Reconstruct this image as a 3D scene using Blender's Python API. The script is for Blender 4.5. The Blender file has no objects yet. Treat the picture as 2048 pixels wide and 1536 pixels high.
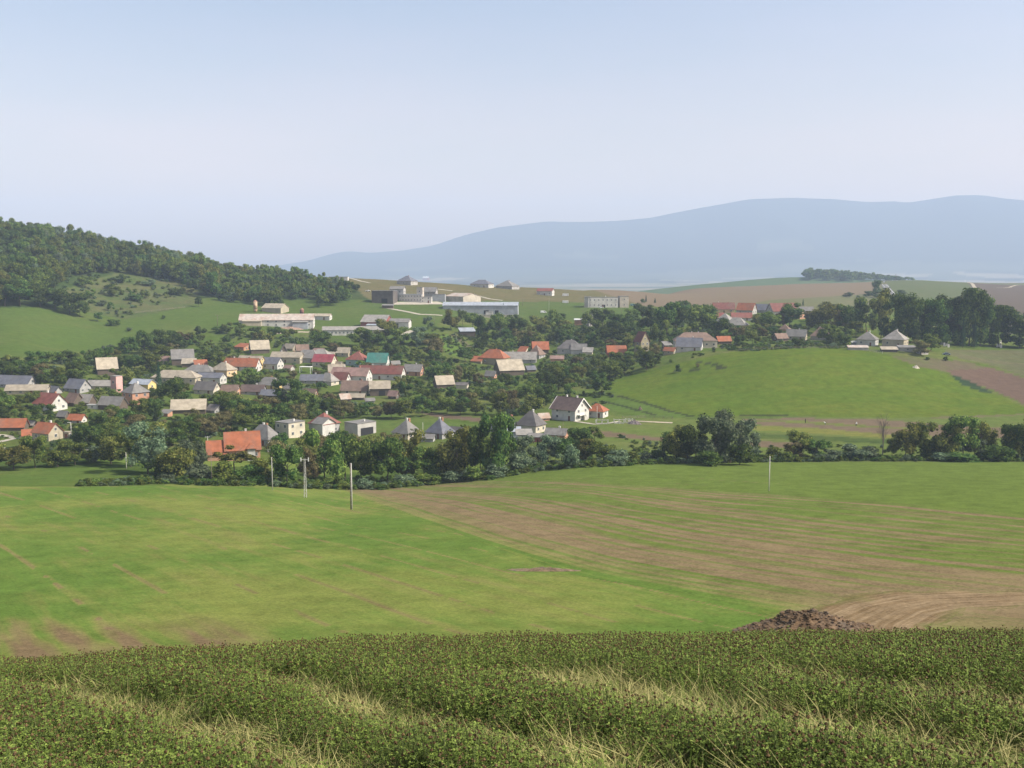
import bpy, math, random
import numpy as np
from math import radians, sin, cos, tan, pi

# ------------------------------------------------------------------ camera, world, sun
C = bpy.context.scene.collection
scene = bpy.context.scene
F, CX, CY = 2036.0, 1024.0, 768.0      # focal length and centre in photograph pixels
PITCH = radians(6.25)
EYE = 80.0                              # eye height over datum, metres
cam_data = bpy.data.cameras.new("camera")
cam = bpy.data.objects.new("camera", cam_data)
C.objects.link(cam)
cam.location = (0, 0, EYE)
cam.rotation_euler = (pi/2 - PITCH, 0, 0)
cam_data.sensor_width = 36.0
cam_data.lens = 36.0 * F / 2048.0
cam_data.clip_start = 0.1
cam_data.clip_end = 40000
scene.camera = cam

SUN_EL, SUN_AZ = radians(43), radians(102)   # azimuth clockwise from the view direction (+Y)
sdir = (sin(SUN_AZ)*cos(SUN_EL), cos(SUN_AZ)*cos(SUN_EL), sin(SUN_EL))
world = bpy.data.worlds.new("World"); scene.world = world
world.use_nodes = True
wn, wl = world.node_tree.nodes, world.node_tree.links
wn.clear()
sky = wn.new("ShaderNodeTexSky"); sky.sky_type = 'NISHITA'
sky.sun_disc = False
sky.sun_elevation = SUN_EL
sky.sun_rotation = SUN_AZ
sky.altitude = 300; sky.air_density = 1.0; sky.dust_density = 3.0; sky.ozone_density = 1.0
bg = wn.new("ShaderNodeBackground"); bg.inputs[1].default_value = 0.15
wo = wn.new("ShaderNodeOutputWorld")
hs = wn.new('ShaderNodeHueSaturation'); hs.inputs['Saturation'].default_value = 0.80; hs.inputs['Value'].default_value = 0.61
wl.new(sky.outputs[0], hs.inputs['Color']); 
tcw = wn.new('ShaderNodeTexCoord'); mpw = wn.new('ShaderNodeMapping'); mpw.inputs['Scale'].default_value = (1.2, 1.2, 5.5)
nzw = wn.new('ShaderNodeTexNoise'); nzw.inputs['Scale'].default_value = 1.6; nzw.inputs['Detail'].default_value = 6; nzw.inputs['Roughness'].default_value = .55
wl.new(tcw.outputs['Generated'], mpw.inputs[0]); wl.new(mpw.outputs[0], nzw.inputs['Vector'])
rmw = wn.new('ShaderNodeMapRange'); wl.new(nzw.outputs['Fac'], rmw.inputs[0]); rmw.inputs[1].default_value = .40; rmw.inputs[2].default_value = .72
mxw = wn.new('ShaderNodeMix'); mxw.data_type = 'RGBA'; mxw.blend_type = 'MULTIPLY'; mxw.inputs[0].default_value = 1.0
tnw = wn.new('ShaderNodeMix'); tnw.data_type = 'RGBA'; wl.new(rmw.outputs[0], tnw.inputs[0])
tnw.inputs[6].default_value = (1.02, .965, .955, 1); tnw.inputs[7].default_value = (1.17, 1.01, .99, 1)     # thin high cloud veil
spw = wn.new('ShaderNodeSeparateXYZ'); wl.new(tcw.outputs['Generated'], spw.inputs[0])
hzw = wn.new('ShaderNodeMapRange'); wl.new(spw.outputs[2], hzw.inputs[0]); hzw.inputs[1].default_value = 0.0; hzw.inputs[2].default_value = .26
tiw = wn.new('ShaderNodeMix'); tiw.data_type = 'RGBA'; wl.new(hzw.outputs[0], tiw.inputs[0])
tiw.inputs[6].default_value = (1.46, 1.06, .80, 1); tiw.inputs[7].default_value = (.98, 1.01, 1.0, 1)      # dusty air low down
m2w = wn.new('ShaderNodeMix'); m2w.data_type = 'RGBA'; m2w.blend_type = 'MULTIPLY'; m2w.inputs[0].default_value = 1.0
wl.new(hs.outputs[0], m2w.inputs[6]); wl.new(tiw.outputs[2], m2w.inputs[7])
wl.new(m2w.outputs[2], mxw.inputs[6]); wl.new(tnw.outputs[2], mxw.inputs[7]); wl.new(mxw.outputs[2], bg.inputs[0]); wl.new(bg.outputs[0], wo.inputs[0])
sl = bpy.data.lights.new("sun", 'SUN'); sl.energy = 3.3; sl.angle = radians(0.5); sl.color = (1.0, 0.95, 0.86)
sun = bpy.data.objects.new("sun", sl); C.objects.link(sun)
from mathutils import Vector
sun.rotation_euler = Vector(sdir).to_track_quat('Z', 'Y').to_euler()
sun.location = (60, -20, 140)
scene.view_settings.view_transform = 'Standard'
scene.view_settings.look = 'None'
scene.view_settings.exposure = 1.12
scene.view_settings.gamma = 1.0
scene.view_settings.use_curve_mapping = False
scene.cycles.max_bounces = 5
scene.cycles.diffuse_bounces = 2
scene.cycles.glossy_bounces = 1
scene.cycles.transmission_bounces = 2
scene.cycles.volume_bounces = 1
scene.cycles.use_denoising = True
try: scene.cycles.denoiser = 'OPENIMAGEDENOISE'
except Exception: pass

HAZE_DENSITY = 0.000135
HAZE_COLOR = (0.615, 0.755, 0.985)

rng = np.random.default_rng(7)
random.seed(7)

# ------------------------------------------------------------------ helpers
def tag(o, label=None, cat=None, group=None, kind=None):
    if label: o['label'] = label
    if cat: o['category'] = cat
    if group: o['group'] = group
    if kind: o['kind'] = kind
    return o
def link(name, me, mat=None, parent=None):
    if mat is not None:
        for m in (mat if isinstance(mat, (list, tuple)) else [mat]):
            me.materials.append(m)
    o = bpy.data.objects.new(name, me); C.objects.link(o)
    if parent: o.parent = parent
    return o
def empty(name, loc, rz=0):
    o = bpy.data.objects.new(name, None); C.objects.link(o)
    o.empty_display_size = 0.5
    o.location = loc; o.rotation_euler = (0, 0, rz)
    return o
class MB:
    """collects vertices and faces of one mesh"""
    def __init__(s): s.v=[]; s.f=[]; s.m=[]
    def add(s, vs, fs, mi=0):
        b=len(s.v); s.v += [tuple(v) for v in vs]
        s.f += [tuple(i+b for i in f) for f in fs]; s.m += [mi]*len(fs)
    def box(s, x0,x1,y0,y1,z0,z1, mi=0):
        s.add([(x0,y0,z0),(x1,y0,z0),(x1,y1,z0),(x0,y1,z0),(x0,y0,z1),(x1,y0,z1),(x1,y1,z1),(x0,y1,z1)],
              [(0,3,2,1),(4,5,6,7),(0,1,5,4),(1,2,6,5),(2,3,7,6),(3,0,4,7)], mi)
    def tube(s, p, q, r0, r1, n=6, mi=0):
        p=Vector(p); q=Vector(q); d=(q-p).normalized()
        a=d.orthogonal().normalized(); b=d.cross(a)
        vs=[]
        for c,r in ((p,r0),(q,r1)):
            for i in range(n):
                t=2*pi*i/n; vs.append(tuple(c+a*(r*cos(t))+b*(r*sin(t))))
        fs=[(i,(i+1)%n,n+(i+1)%n,n+i) for i in range(n)]+[tuple(range(n))[::-1],tuple(range(n,2*n))]
        s.add(vs,fs,mi)
    def mesh(s, name):
        me=bpy.data.meshes.new(name); me.from_pydata(s.v,[],s.f)
        if any(s.m): me.polygons.foreach_set('material_index', s.m)
        me.update(); return me
    def build(s, name, mat, parent=None, smooth=False):
        me=s.mesh(name)
        if smooth: me.polygons.foreach_set('use_smooth',[True]*len(me.polygons))
        return link(name, me, mat, parent)

def vnoise(x, y, seed=0):
    """value noise, -1..1"""
    xi=np.floor(x).astype(np.int64); yi=np.floor(y).astype(np.int64)
    fx=x-xi; fy=y-yi; fx=fx*fx*(3-2*fx); fy=fy*fy*(3-2*fy)
    def h(a,b):
        n=(a*374761393+b*668265263+seed*982451653)&0xffffffff
        n=((n^(n>>13))*1274126177)&0xffffffff
        return ((n^(n>>16))&0xffff)/32767.5-1
    return (h(xi,yi)*(1-fx)+h(xi+1,yi)*fx)*(1-fy)+(h(xi,yi+1)*(1-fx)+h(xi+1,yi+1)*fx)*fy
def fbm(x,y,seed=0,o=4):
    s=0;a=1;t=0
    for i in range(o):
        s=s+a*vnoise(x*2**i,y*2**i,seed+i); t+=a; a*=.5
    return s/t
def pchip(xk, yk, x):
    xk=np.asarray(xk,float); yk=np.asarray(yk,float)
    h=np.diff(xk); d=np.diff(yk)/h
    m=np.zeros(len(xk)); m[0]=d[0]; m[-1]=d[-1]
    for i in range(1,len(xk)-1):
        if d[i-1]*d[i]>0:
            w1=2*h[i]+h[i-1]; w2=h[i]+2*h[i-1]
            m[i]=(w1+w2)/(w1/d[i-1]+w2/d[i])
    k=np.clip(np.searchsorted(xk,x,side='right')-1,0,len(h)-1)
    t=np.clip((x-xk[k])/h[k],0,1); hk=h[k]
    return ((1+2*t)*(1-t)**2*yk[k]+t*(1-t)**2*hk*m[k]+t*t*(3-2*t)*yk[k+1]+t*t*(t-1)*hk*m[k+1])

# ------------------------------------------------------------------ view geometry (used only to survey the terrain)
SP, CP = sin(PITCH), cos(PITCH)
def uv_of(px, py):
    a=(px-CX)/F; b=(CY-py)/F
    y=CP+b*SP; return a/y, (-SP+b*CP)/y
def u_of(px): return (px-CX)/F/ (CP)     # close to the horizon
def pix_of(x, y, z):
    """metres (z relative to the eye) to photograph pixels"""
    dz=y*CP - z*SP                      # depth
    up=y*SP + z*CP
    return CX+F*x/dz, CY-F*up/dz

# ------------------------------------------------------------------ terrain table
COLS = {
 -600:[(80,1300),(110,1195),(150,1090),(200,1020),(235,985),(290,948),(330,920),(370,885),(450,800),(500,740),(560,690),(680,600),(800,520),(900,430),(1000,400)],
 0:[(80,1290),(110,1180),(150,1085),(200,1015),(235,977),(262,968),(290,945),(330,915),(370,880),(410,835),(450,795),(480,760),(520,722),(560,698),(620,655),(680,617),(760,560),(840,508),(920,473),(1000,472)],
 250:[(80,1287),(110,1175),(150,1082),(200,1012),(240,975),(265,968),(300,940),(350,892),(400,845),(450,800),(500,766),(560,733),(620,700),(680,662),(750,622),(820,582),(900,540),(960,517),(1060,516)],
 500:[(80,1282),(110,1172),(150,1080),(200,1010),(240,977),(262,970),(300,945),(350,897),(400,852),(450,812),(500,778),(550,747),(600,715),(650,682),(700,655),(760,630),(830,604),(900,578),(980,556),(1060,548),(1150,546)],
 700:[(80,1275),(110,1165),(150,1078),(180,1042),(210,1017),(250,986),(290,968),(320,952),(350,915),(400,868),(440,835),(500,790),(550,755),(600,720),(650,690),(700,667),(760,637),(820,610),(900,582),(980,565),(1060,556)],
 850:[(80,1271),(110,1162),(150,1076),(210,1011),(260,980),(300,963),(330,945),(360,900),(400,862),(450,825),(500,790),(550,757),(600,725),(650,692),(700,665),(760,640),(820,617),(900,592),(980,572),(1060,564)],
 1024:[(80,1268),(110,1160),(150,1075),(210,1005),(260,970),(300,945),(330,925),(370,882),(430,838),(480,805),(540,770),(600,738),(660,705),(720,675),(780,650),(850,624),(930,599),(1010,582),(1090,574)],
 1200:[(80,1267),(110,1160),(150,1075),(210,1000),(260,960),(300,932),(320,924),(350,895),(390,860),(430,835),(480,800),(520,773),(560,748),(620,715),(680,685),(740,658),(800,636),(860,620),(950,602),(1050,588),(1160,580)],
 1400:[(80,1267),(110,1158),(150,1072),(210,1000),(255,962),(300,930),(322,924),(350,897),(400,858),(430,834),(470,795),(510,755),(550,713),(600,690),(660,668),(740,645),(820,628),(900,614),(1000,605),(1200,590),(1450,576)],
 1600:[(80,1262),(110,1155),(150,1068),(210,995),(255,960),(300,930),(325,923),(360,893),(400,860),(430,834),(480,775),(540,705),(570,697),(620,684),(680,665),(760,642),(850,620),(950,606),(1100,594),(1300,580),(1550,567)],
 1800:[(80,1260),(110,1153),(150,1066),(210,993),(255,957),(300,928),(325,921),(360,893),(400,861),(430,836),(480,785),(530,722),(570,697),(600,690),(650,679),(720,660),(800,642),(900,625),(1050,606),(1250,586),(1500,567),(1700,560)],
 2048:[(80,1257),(110,1150),(150,1064),(210,990),(255,955),(300,927),(325,920),(360,890),(400,861),(430,840),(470,812),(520,765),(560,728),(600,704),(650,688),(720,669),(800,652),(900,634),(1050,614),(1250,594),(1500,578),(1650,571)],
 2700:[(80,1250),(110,1145),(150,1060),(210,985),(255,950),(325,915),(400,856),(470,808),(560,720),(650,680),(800,648),(1050,612),(1500,576),(1650,570)],
}
CREST2 = [(-600,640),(900,640),(1150,600),(1280,581),(1320,577),(1400,569),(1500,560),(1600,554),(1700,557),(1800,562),(1900,566),(2048,566),(2700,560)]  # ridge at 2200 m
MTN = [(-600,620),(300,575),(500,541),(560,531),(620,521),(665,508),(700,502),(740,506),(800,502),(870,490),(940,466),(1000,452),(1050,447),(1100,441),(1240,441),(1300,432),(1380,418),(1450,403),(1500,396),(1560,393),(1640,396),(1720,402),(1800,406),(1860,397),(1900,391),(1940,388),(1980,394),(2048,401),(2700,470)]
DS = np.exp(np.linspace(np.log(0.4), np.log(14500), 1700))
US = np.linspace(-0.95, 0.95, 761)
LD = np.log(DS)
def near_profile(v_edge):
    a,b,c=1.062,.1398,.01177
    z=-(a+b*DS+c*DS**2)
    sl=-(b+2*c*13); z13=-(a+b*13+c*169)
    return np.where(DS<13, z, z13+sl*(DS-13)*1.0) + (v_edge+.3634)*DS - .235
cols_px = sorted(COLS)
prof=[]
for p in cols_px:
    zz=[]; dd=[]
    for D,py in COLS[p]:
        u,v=uv_of(p,py); dd.append(D); zz.append(v*D)
    edge_py=np.interp(p,[0,300,700,1100,1400,1900,2048],[1312,1297,1277,1267,1265,1257,1257])
    _,ve=uv_of(p,edge_py)
    zn=near_profile(ve)
    nd=[.4,3,6,9,11,13]; nz=[np.interp(x,DS,zn) for x in nd]
    z45=min(ve*45-1.6,-17.6)
    last=dd[-1]; zl=zz[-1]
    c2=np.interp(p,[a for a,_ in CREST2],[b for _,b in CREST2]); _,v2=uv_of(p,c2)
    z2=v2*2200
    zl2=min(zl-0.035*last, z2-4)
    dd2=nd+[25,45]+dd+[last*1.22, 2200, 3000, 4000, 6600]
    zz2=nz+[np.interp(25,DS,zn),z45]+zz+[zl2 if last*1.22<2000 else z2-3, z2, -78, -82, -74]
    zz2[6]=min(zz2[6], ve*25-.9)
    prof.append(pchip(np.log(dd2), zz2, np.minimum(LD,np.log(6600))))
prof=np.array(prof)
cu=np.array([u_of(p) for p in cols_px])
T=np.empty((len(US),len(DS)))
for j in range(len(DS)): T[:,j]=pchip(cu, prof[:,j], np.clip(US,cu[0],cu[-1]))
PXU = CX+US*F*CP
# distant foothills and mountains
mt=np.interp(PXU,[a for a,_ in MTN],[b for _,b in MTN]); mt=np.convolve(np.pad(mt,3,mode='edge'),np.ones(7)/7,'valid')
vm=np.array([uv_of(1024,m)[1] for m in mt]); HC=np.maximum(vm*10200,-40)
w=np.interp(DS,[6400,7200,8000,8700,9400,10200,11500,14000],[0,.03,.12,.30,.62,1,.75,.2])
XX=US[:,None]*DS[None,:]; YY=np.broadcast_to(DS[None,:],XX.shape)
ridge=fbm(XX/1100+.35*YY/1100,YY/2600,31,4)
ridge2=1-np.abs(fbm(XX/700,YY/1500,77,3))*2
far=DS>6400
base=-74.0
T[:,far]=base+ (HC[:,None]-base)[:, :]*w[None,far]*(1+ (0.22*ridge[:,far]+.10*ridge2[:,far]-.05)*np.interp(DS[far],[7000,9000,10000,10201,10800],[1,1,.45,.13,.6])[None,:])
# gentle undulation
amp=np.interp(DS,[12,80,150,400,1500,5000,6400],[0,.10,.35,.5,1.2,3,0])
T+= fbm(XX/38,YY/38,5,3)*np.minimum(amp,0.6)[None,:] + fbm(XX/260,YY/260,9,2)*np.maximum(amp-.6,0)[None,:]
# mown strips in the clover: metres, centre line as x(y), half width
STR=[[(-3.6,9.0),(-2.35,6.2),(-1.35,4.6),(-.75,3.6),(0,2.4)],
     [(-2.6,8.2),(-1.2,6.4),(-.25,5.0),(.15,4.2),(.5,3.5),(1.2,2.2)],
     [(.25,6.6),(1.05,6.0),(1.6,4.9),(2.1,4.2),(2.4,3.9),(3.2,3.3)],
     [(2.0,6.9),(2.9,6.1),(3.6,5.6),(5.5,5.2)]]
def strips(px_lists):
    out=[]
    for L in px_lists:
        pts=[]
        for (px,py) in L:
            u,v=uv_of(px,py)
            zn=near_profile(-.3634)+.10
            k=np.argmax(v*DS<zn) if False else None
            f=zn-v*DS
            idx=np.where((f[:-1]<0)&(f[1:]>=0))[0]
            D=DS[idx[0]] if len(idx) else 12
            pts.append((u*D,D))
        out.append(pts)
    return out
STRIPS=strips([[(60,1322),(180,1350),(330,1395),(450,1445),(600,1500),(760,1570),(900,1640)],
  [(560,1335),(680,1365),(800,1405),(960,1450),(1120,1490),(1300,1545),(1500,1620)],
  [(1020,1345),(1130,1352),(1260,1372),(1400,1410),(1560,1445),(1720,1480),(1900,1515),(2150,1560)],
  [(1640,1360),(1780,1375),(1900,1392),(2048,1412),(2200,1430)]])
def seg_dist(x,y,pts):
    d=np.full(np.shape(x),1e9)
    for (a,b),(c,e) in zip(pts[:-1],pts[1:]):
        vx,vy=c-a,e-b; L=vx*vx+vy*vy+1e-9
        t=np.clip(((x-a)*vx+(y-b)*vy)/L,0,1)
        d=np.minimum(d,np.hypot(x-a-t*vx,y-b-t*vy))
    return d
def strip_mask(x,y):
    m=np.zeros(np.shape(x))
    for i,pts in enumerate(STRIPS):
        wdt=(.24,.25,.36,.32)[i]
        d=seg_dist(x,y,pts)+.07*vnoise(x*2.2,y*2.2,50+i)
        m=np.maximum(m,np.clip((wdt-d)/.18+.5,0,1))
    return m
nr=DS<18
sm=strip_mask(XX[:,nr],YY[:,nr])
T[:,nr]+= (.03+.03*fbm(XX[:,nr]/1.3,YY[:,nr]/1.3,3,2)-.06*sm)*np.clip(DS[nr]/2,0,1)[None,:]
T+=EYE
def zt(x,y):
    """terrain height in metres at x, y"""
    x=np.asarray(x,float); y=np.maximum(np.asarray(y,float),.41)
    u=np.clip(x/y,US[0],US[-1]-1e-9); l=np.clip(np.log(y),LD[0],LD[-1]-1e-9)
    i=(u-US[0])/(US[1]-US[0]); j=(l-LD[0])/(LD[1]-LD[0])
    i0=np.clip(np.floor(i).astype(int),0,len(US)-2); j0=np.clip(np.floor(j).astype(int),0,len(DS)-2)
    a=i-i0; b=j-j0
    return (T[i0,j0]*(1-b)+T[i0,j0+1]*b)*(1-a)+(T[i0+1,j0]*(1-b)+T[i0+1,j0+1]*b)*a
def ground(px,py,D=None):
    """point of the terrain seen at a photograph pixel"""
    u,v=uv_of(px,py)
    if D is None:
        yy=DS[(DS>30)]; z=zt(u*yy,yy)-EYE; f=z-v*yy
        k=np.where((f[:-1]<0)&(f[1:]>=0))[0]
        if len(k)==0:
            k=[int(np.argmax(f[:int(len(f)*.62)]))]; D=yy[k[0]]
        else:
            k=k[0]; t=-f[k]/(f[k+1]-f[k]); D=yy[k]+t*(yy[k+1]-yy[k])
    return Vector((float(u*D),float(D),float(zt(u*D,D))))

# ------------------------------------------------------------------ materials
def new_mat(name):
    m=bpy.data.materials.new(name); m.use_nodes=True; n=m.node_tree.nodes; n.clear(); return m,n,m.node_tree.links
def node(n,t,**k):
    x=n.new(t)
    for a,b in k.items(): setattr(x,a,b)
    return x
def math_(n,l,op,a,b=None,clamp=False):
    x=n.new("ShaderNodeMath"); x.operation=op; x.use_clamp=clamp
    for i,v in enumerate((a,b)):
        if v is None: continue
        if isinstance(v,(int,float)): x.inputs[i].default_value=v
        else: l.new(v,x.inputs[i])
    return x.outputs[0]
def mixc(n,l,f,a,b,mode='MIX'):
    x=n.new("ShaderNodeMix"); x.data_type='RGBA'; x.blend_type=mode
    for s,v in ((x.inputs[0],f),(x.inputs[6],a),(x.inputs[7],b)):
        if isinstance(v,(int,float)): s.default_value=v
        elif isinstance(v,tuple): s.default_value=(*v[:3],1)
        else: l.new(v,s)
    return x.outputs[2]
def noise(n,l,vec,scale,detail=4,rough=.6):
    x=n.new("ShaderNodeTexNoise"); x.inputs['Scale'].default_value=scale; x.inputs['Detail'].default_value=detail
    x.inputs['Roughness'].default_value=rough
    if vec is not None: l.new(vec,x.inputs['Vector'])
    return x.outputs['Fac']
def smooth(n,l,v,a,b):
    x=n.new("ShaderNodeMapRange"); x.interpolation_type='SMOOTHSTEP'; l.new(v,x.inputs[0])
    x.inputs[1].default_value=a; x.inputs[2].default_value=b; return x.outputs[0]
_mc={}
def surf(name,col,var=.18,rough=.85,scale=.6,kind='plain'):
    """weathered painted / rendered / roofed surface"""
    key=(name,col,kind)
    if key in _mc: return _mc[key]
    m,n,l=new_mat(name)
    tc=node(n,"ShaderNodeTexCoord").outputs['Object']
    info=node(n,"ShaderNodeObjectInfo").outputs['Random']
    off=node(n,"ShaderNodeVectorMath",operation='ADD'); l.new(tc,off.inputs[0])
    cb=node(n,"ShaderNodeCombineXYZ"); l.new(math_(n,l,'MULTIPLY',info,37.0),cb.inputs[0]); l.new(cb.outputs[0],off.inputs[1])
    v=off.outputs[0]
    f=noise(n,l,v,scale,6,.65)
    st=smooth(n,l,noise(n,l,v,scale*.35,5,.7),.42,.68)
    dark=tuple(c*(1-var*1.9) for c in col); lite=tuple(min(1,c*(1+var*.7)) for c in col)
    c=mixc(n,l,smooth(n,l,f,.3,.7),dark,lite)
    grime={'tile':(.16,.12,.09),'rust':(.30,.13,.06),'sheet':(.20,.18,.15),'plain':(.22,.2,.17),'wood':(.10,.08,.06)}[kind]
    c=mixc(n,l,math_(n,l,'MULTIPLY',st,.55 if kind in('rust','tile') else .32),c,grime)
    p=node(n,"ShaderNodeBsdfPrincipled"); p.inputs['Roughness'].default_value=rough
    p.inputs['Specular IOR Level'].default_value=.25
    if kind in('tile','sheet','rust','wood'):
        w=node(n,"ShaderNodeTexWave"); w.bands_direction='X' ; w.inputs['Scale'].default_value={'tile':1.2,'sheet':.7,'rust':.7,'wood':1.6}[kind]
        l.new(tc,w.inputs[0]); w.inputs['Distortion'].default_value=.4
        c=mixc(n,l,math_(n,l,'MULTIPLY',w.outputs['Fac'],.22),c,tuple(x*.55 for x in col))
        b=node(n,"ShaderNodeBump"); b.inputs['Strength'].default_value=.4; b.inputs['Distance'].default_value=.05
        l.new(w.outputs['Fac'],b.inputs['Height']); l.new(b.outputs[0],p.inputs['Normal'])
    l.new(c,p.inputs['Base Color'])
    o=node(n,"ShaderNodeOutputMaterial"); l.new(p.outputs[0],o.inputs[0])
    _mc[key]=m; return m
def plain(name,col,rough=.8,spec=.3,metal=0):
    key=(name,col)
    if key in _mc: return _mc[key]
    m,n,l=new_mat(name); p=node(n,"ShaderNodeBsdfPrincipled")
    tc=node(n,"ShaderNodeTexCoord").outputs['Object']
    l.new(mixc(n,l,noise(n,l,tc,1.7,4),tuple(c*.78 for c in col),tuple(min(1,c*1.18) for c in col)),p.inputs['Base Color'])
    p.inputs['Roughness'].default_value=rough; p.inputs['Specular IOR Level'].default_value=spec; p.inputs['Metallic'].default_value=metal
    o=node(n,"ShaderNodeOutputMaterial"); l.new(p.outputs[0],o.inputs[0]); _mc[key]=m; return m
def leaf_mat(name,a,b,trans=.34,rand=.35):
    a=(a[0]*1.6,a[1]*1.65,a[2]*1.7); b=(b[0]*1.45,b[1]*1.55,b[2]*1.6)
    m,n,l=new_mat(name)
    info=node(n,"ShaderNodeObjectInfo").outputs['Random']
    geo=node(n,"ShaderNodeNewGeometry")
    pi_=geo.outputs['Random Per Island']
    tc=node(n,"ShaderNodeTexCoord").outputs['Object']
    f=noise(n,l,tc,5.0,2)
    t=math_(n,l,'ADD',math_(n,l,'MULTIPLY',f,.8),math_(n,l,'MULTIPLY',math_(n,l,'SUBTRACT',pi_,.5),.5),True)
    c=mixc(n,l,smooth(n,l,t,.15,.75),a,b)
    h=node(n,"ShaderNodeHueSaturation"); l.new(c,h.inputs['Color'])
    l.new(math_(n,l,'ADD',.499-.024*rand/.35,math_(n,l,'MULTIPLY',info,.046*rand/.35)),h.inputs['Hue'])
    l.new(math_(n,l,'ADD',1-.3*rand/.35,math_(n,l,'MULTIPLY',info,.65*rand/.35)),h.inputs['Value'])
    d=node(n,"ShaderNodeBsdfDiffuse"); tr=node(n,"ShaderNodeBsdfTranslucent")
    l.new(h.outputs[0],d.inputs[0]); l.new(h.outputs[0],tr.inputs[0])
    mx=node(n,"ShaderNodeMixShader"); mx.inputs[0].default_value=trans
    l.new(d.outputs[0],mx.inputs[1]); l.new(tr.outputs[0],mx.inputs[2])
    o=node(n,"ShaderNodeOutputMaterial"); l.new(mx.outputs[0],o.inputs[0]); return m

# land: the colours come from the ground's own attributes, broken up by noise and by the drill rows
def land_material():
    m,n,l=new_mat("land")
    A=node(n,"ShaderNodeAttribute",attribute_name='base').outputs['Color']
    B=node(n,"ShaderNodeAttribute",attribute_name='alt').outputs['Color']
    cov=node(n,"ShaderNodeAttribute",attribute_name='cov').outputs['Vector']
    st=node(n,"ShaderNodeAttribute",attribute_name='st').outputs['Vector']
    sp=node(n,"ShaderNodeSeparateXYZ"); l.new(cov,sp.inputs[0])
    bias,wst,fine=sp.outputs
    pos=node(n,"ShaderNodeNewGeometry").outputs['Position']
    n1=noise(n,l,pos,.035,8,.62)
    n2=noise(n,l,pos,.45,6,.7)
    mp=node(n,"ShaderNodeMapping"); l.new(st,mp.inputs[0]); mp.inputs['Scale'].default_value=(.9,.05,1)
    n3=noise(n,l,mp.outputs[0],1.0,4,.75)
    mp2=node(n,"ShaderNodeMapping"); l.new(st,mp2.inputs[0]); mp2.inputs['Scale'].default_value=(.16,.011,1)
    n4=noise(n,l,mp2.outputs[0],1.0,5,.7)
    stripe=math_(n,l,'ADD',math_(n,l,'MULTIPLY',n3,.55),math_(n,l,'MULTIPLY',n4,.45))
    patch=math_(n,l,'ADD',math_(n,l,'MULTIPLY',n1,.6),math_(n,l,'MULTIPLY',n2,.4))
    mix=node(n,"ShaderNodeMix"); l.new(wst,mix.inputs[0]); l.new(patch,mix.inputs[2]); l.new(stripe,mix.inputs[3])
    f=math_(n,l,'ADD',mix.outputs[0],math_(n,l,'MULTIPLY',math_(n,l,'SUBTRACT',bias,.5),.75))
    f=smooth(n,l,f,.38,.62)
    c=mixc(n,l,f,A,B)
    # speckle of seedlings, stones and clods, fading into an even tone with the size of the grain
    v1=noise(n,l,pos,2.6,5,.8)
    v2=noise(n,l,pos,.22,5,.75)
    g=math_(n,l,'ADD',math_(n,l,'MULTIPLY',v1,.6),math_(n,l,'MULTIPLY',v2,.4))
    g=smooth(n,l,g,.30,.70)
    g=math_(n,l,'ADD',.58,math_(n,l,'MULTIPLY',g,.84))
    g=math_(n,l,'ADD',1.0,math_(n,l,'MULTIPLY',math_(n,l,'SUBTRACT',g,1.0),fine))
    vm=node(n,"ShaderNodeVectorMath",operation='SCALE'); l.new(c,vm.inputs[0]); l.new(g,vm.inputs['Scale'])
    p=node(n,"ShaderNodeBsdfPrincipled"); p.inputs['Roughness'].default_value=1; p.inputs['Specular IOR Level'].default_value=.0
    l.new(vm.outputs[0],p.inputs['Base Color'])
    b=node(n,"ShaderNodeBump"); b.inputs['Strength'].default_value=.55; b.inputs['Distance'].default_value=.22
    l.new(math_(n,l,'ADD',math_(n,l,'MULTIPLY',v1,.6),math_(n,l,'MULTIPLY',math_(n,l,'ADD',n2,n3),.6)),b.inputs['Height']); l.new(b.outputs[0],p.inputs['Normal'])
    o=node(n,"ShaderNodeOutputMaterial"); l.new(p.outputs[0],o.inputs[0])
    return m
LAND=land_material()

# ------------------------------------------------------------------ the ground sheet
rowD=np.concatenate([np.exp(np.arange(np.log(1.2),np.log(60),.016)),np.exp(np.arange(np.log(60),np.log(1500),.0075)),np.exp(np.arange(np.log(1500),np.log(11200),.015))])
colU=np.concatenate([np.linspace(-.86,-.54,26)[:-1],np.linspace(-.54,.54,490),np.linspace(.54,.86,26)[1:]])
GY=np.repeat(rowD,len(colU)); GX=np.tile(colU,len(rowD))*GY; GZ=zt(GX,GY)
NP=len(GY)
PX,PY=pix_of(GX,GY,GZ-EYE)
def inpoly(poly,x=None,y=None):
    x=PX if x is None else x; y=PY if y is None else y
    c=np.zeros(x.shape,bool); j=len(poly)-1
    for i in range(len(poly)):
        xi,yi=poly[i]; xj,yj=poly[j]
        if yi!=yj:
            c^=((yi>y)!=(yj>y))&(x<(xj-xi)*(y-yi)/(yj-yi)+xi)
        j=i
    return c
ALB=.50
base=np.zeros((NP,3)); alt=np.zeros((NP,3)); cov=np.zeros((NP,3)); st=np.stack([GX*.3+GY,GX,np.zeros(NP)],1); cls=np.zeros(NP,int)
CL=['clover_slope','crop_field','stubble_field','meadow','village_ground','garden_strip','ploughed_field','hillside','valley_plain','mountains']
G1=(.175,.28,.056); G2=(.30,.345,.085); SOIL=(.31,.225,.12); PALE=(.36,.27,.17)
def paint(sel,c,a,b,bias=.5,w=0.,fine=1.,ang=None):
    cls[sel]=CL.index(c); base[sel]=a; alt[sel]=b; cov[sel]=(bias,w,fine)
    if ang is not None:
        t=radians(ang); x=GX[sel]; y=GY[sel]
        st[sel,0]=-x*sin(t)+y*cos(t); st[sel,1]=x*cos(t)+y*sin(t)
D=GY
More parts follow.
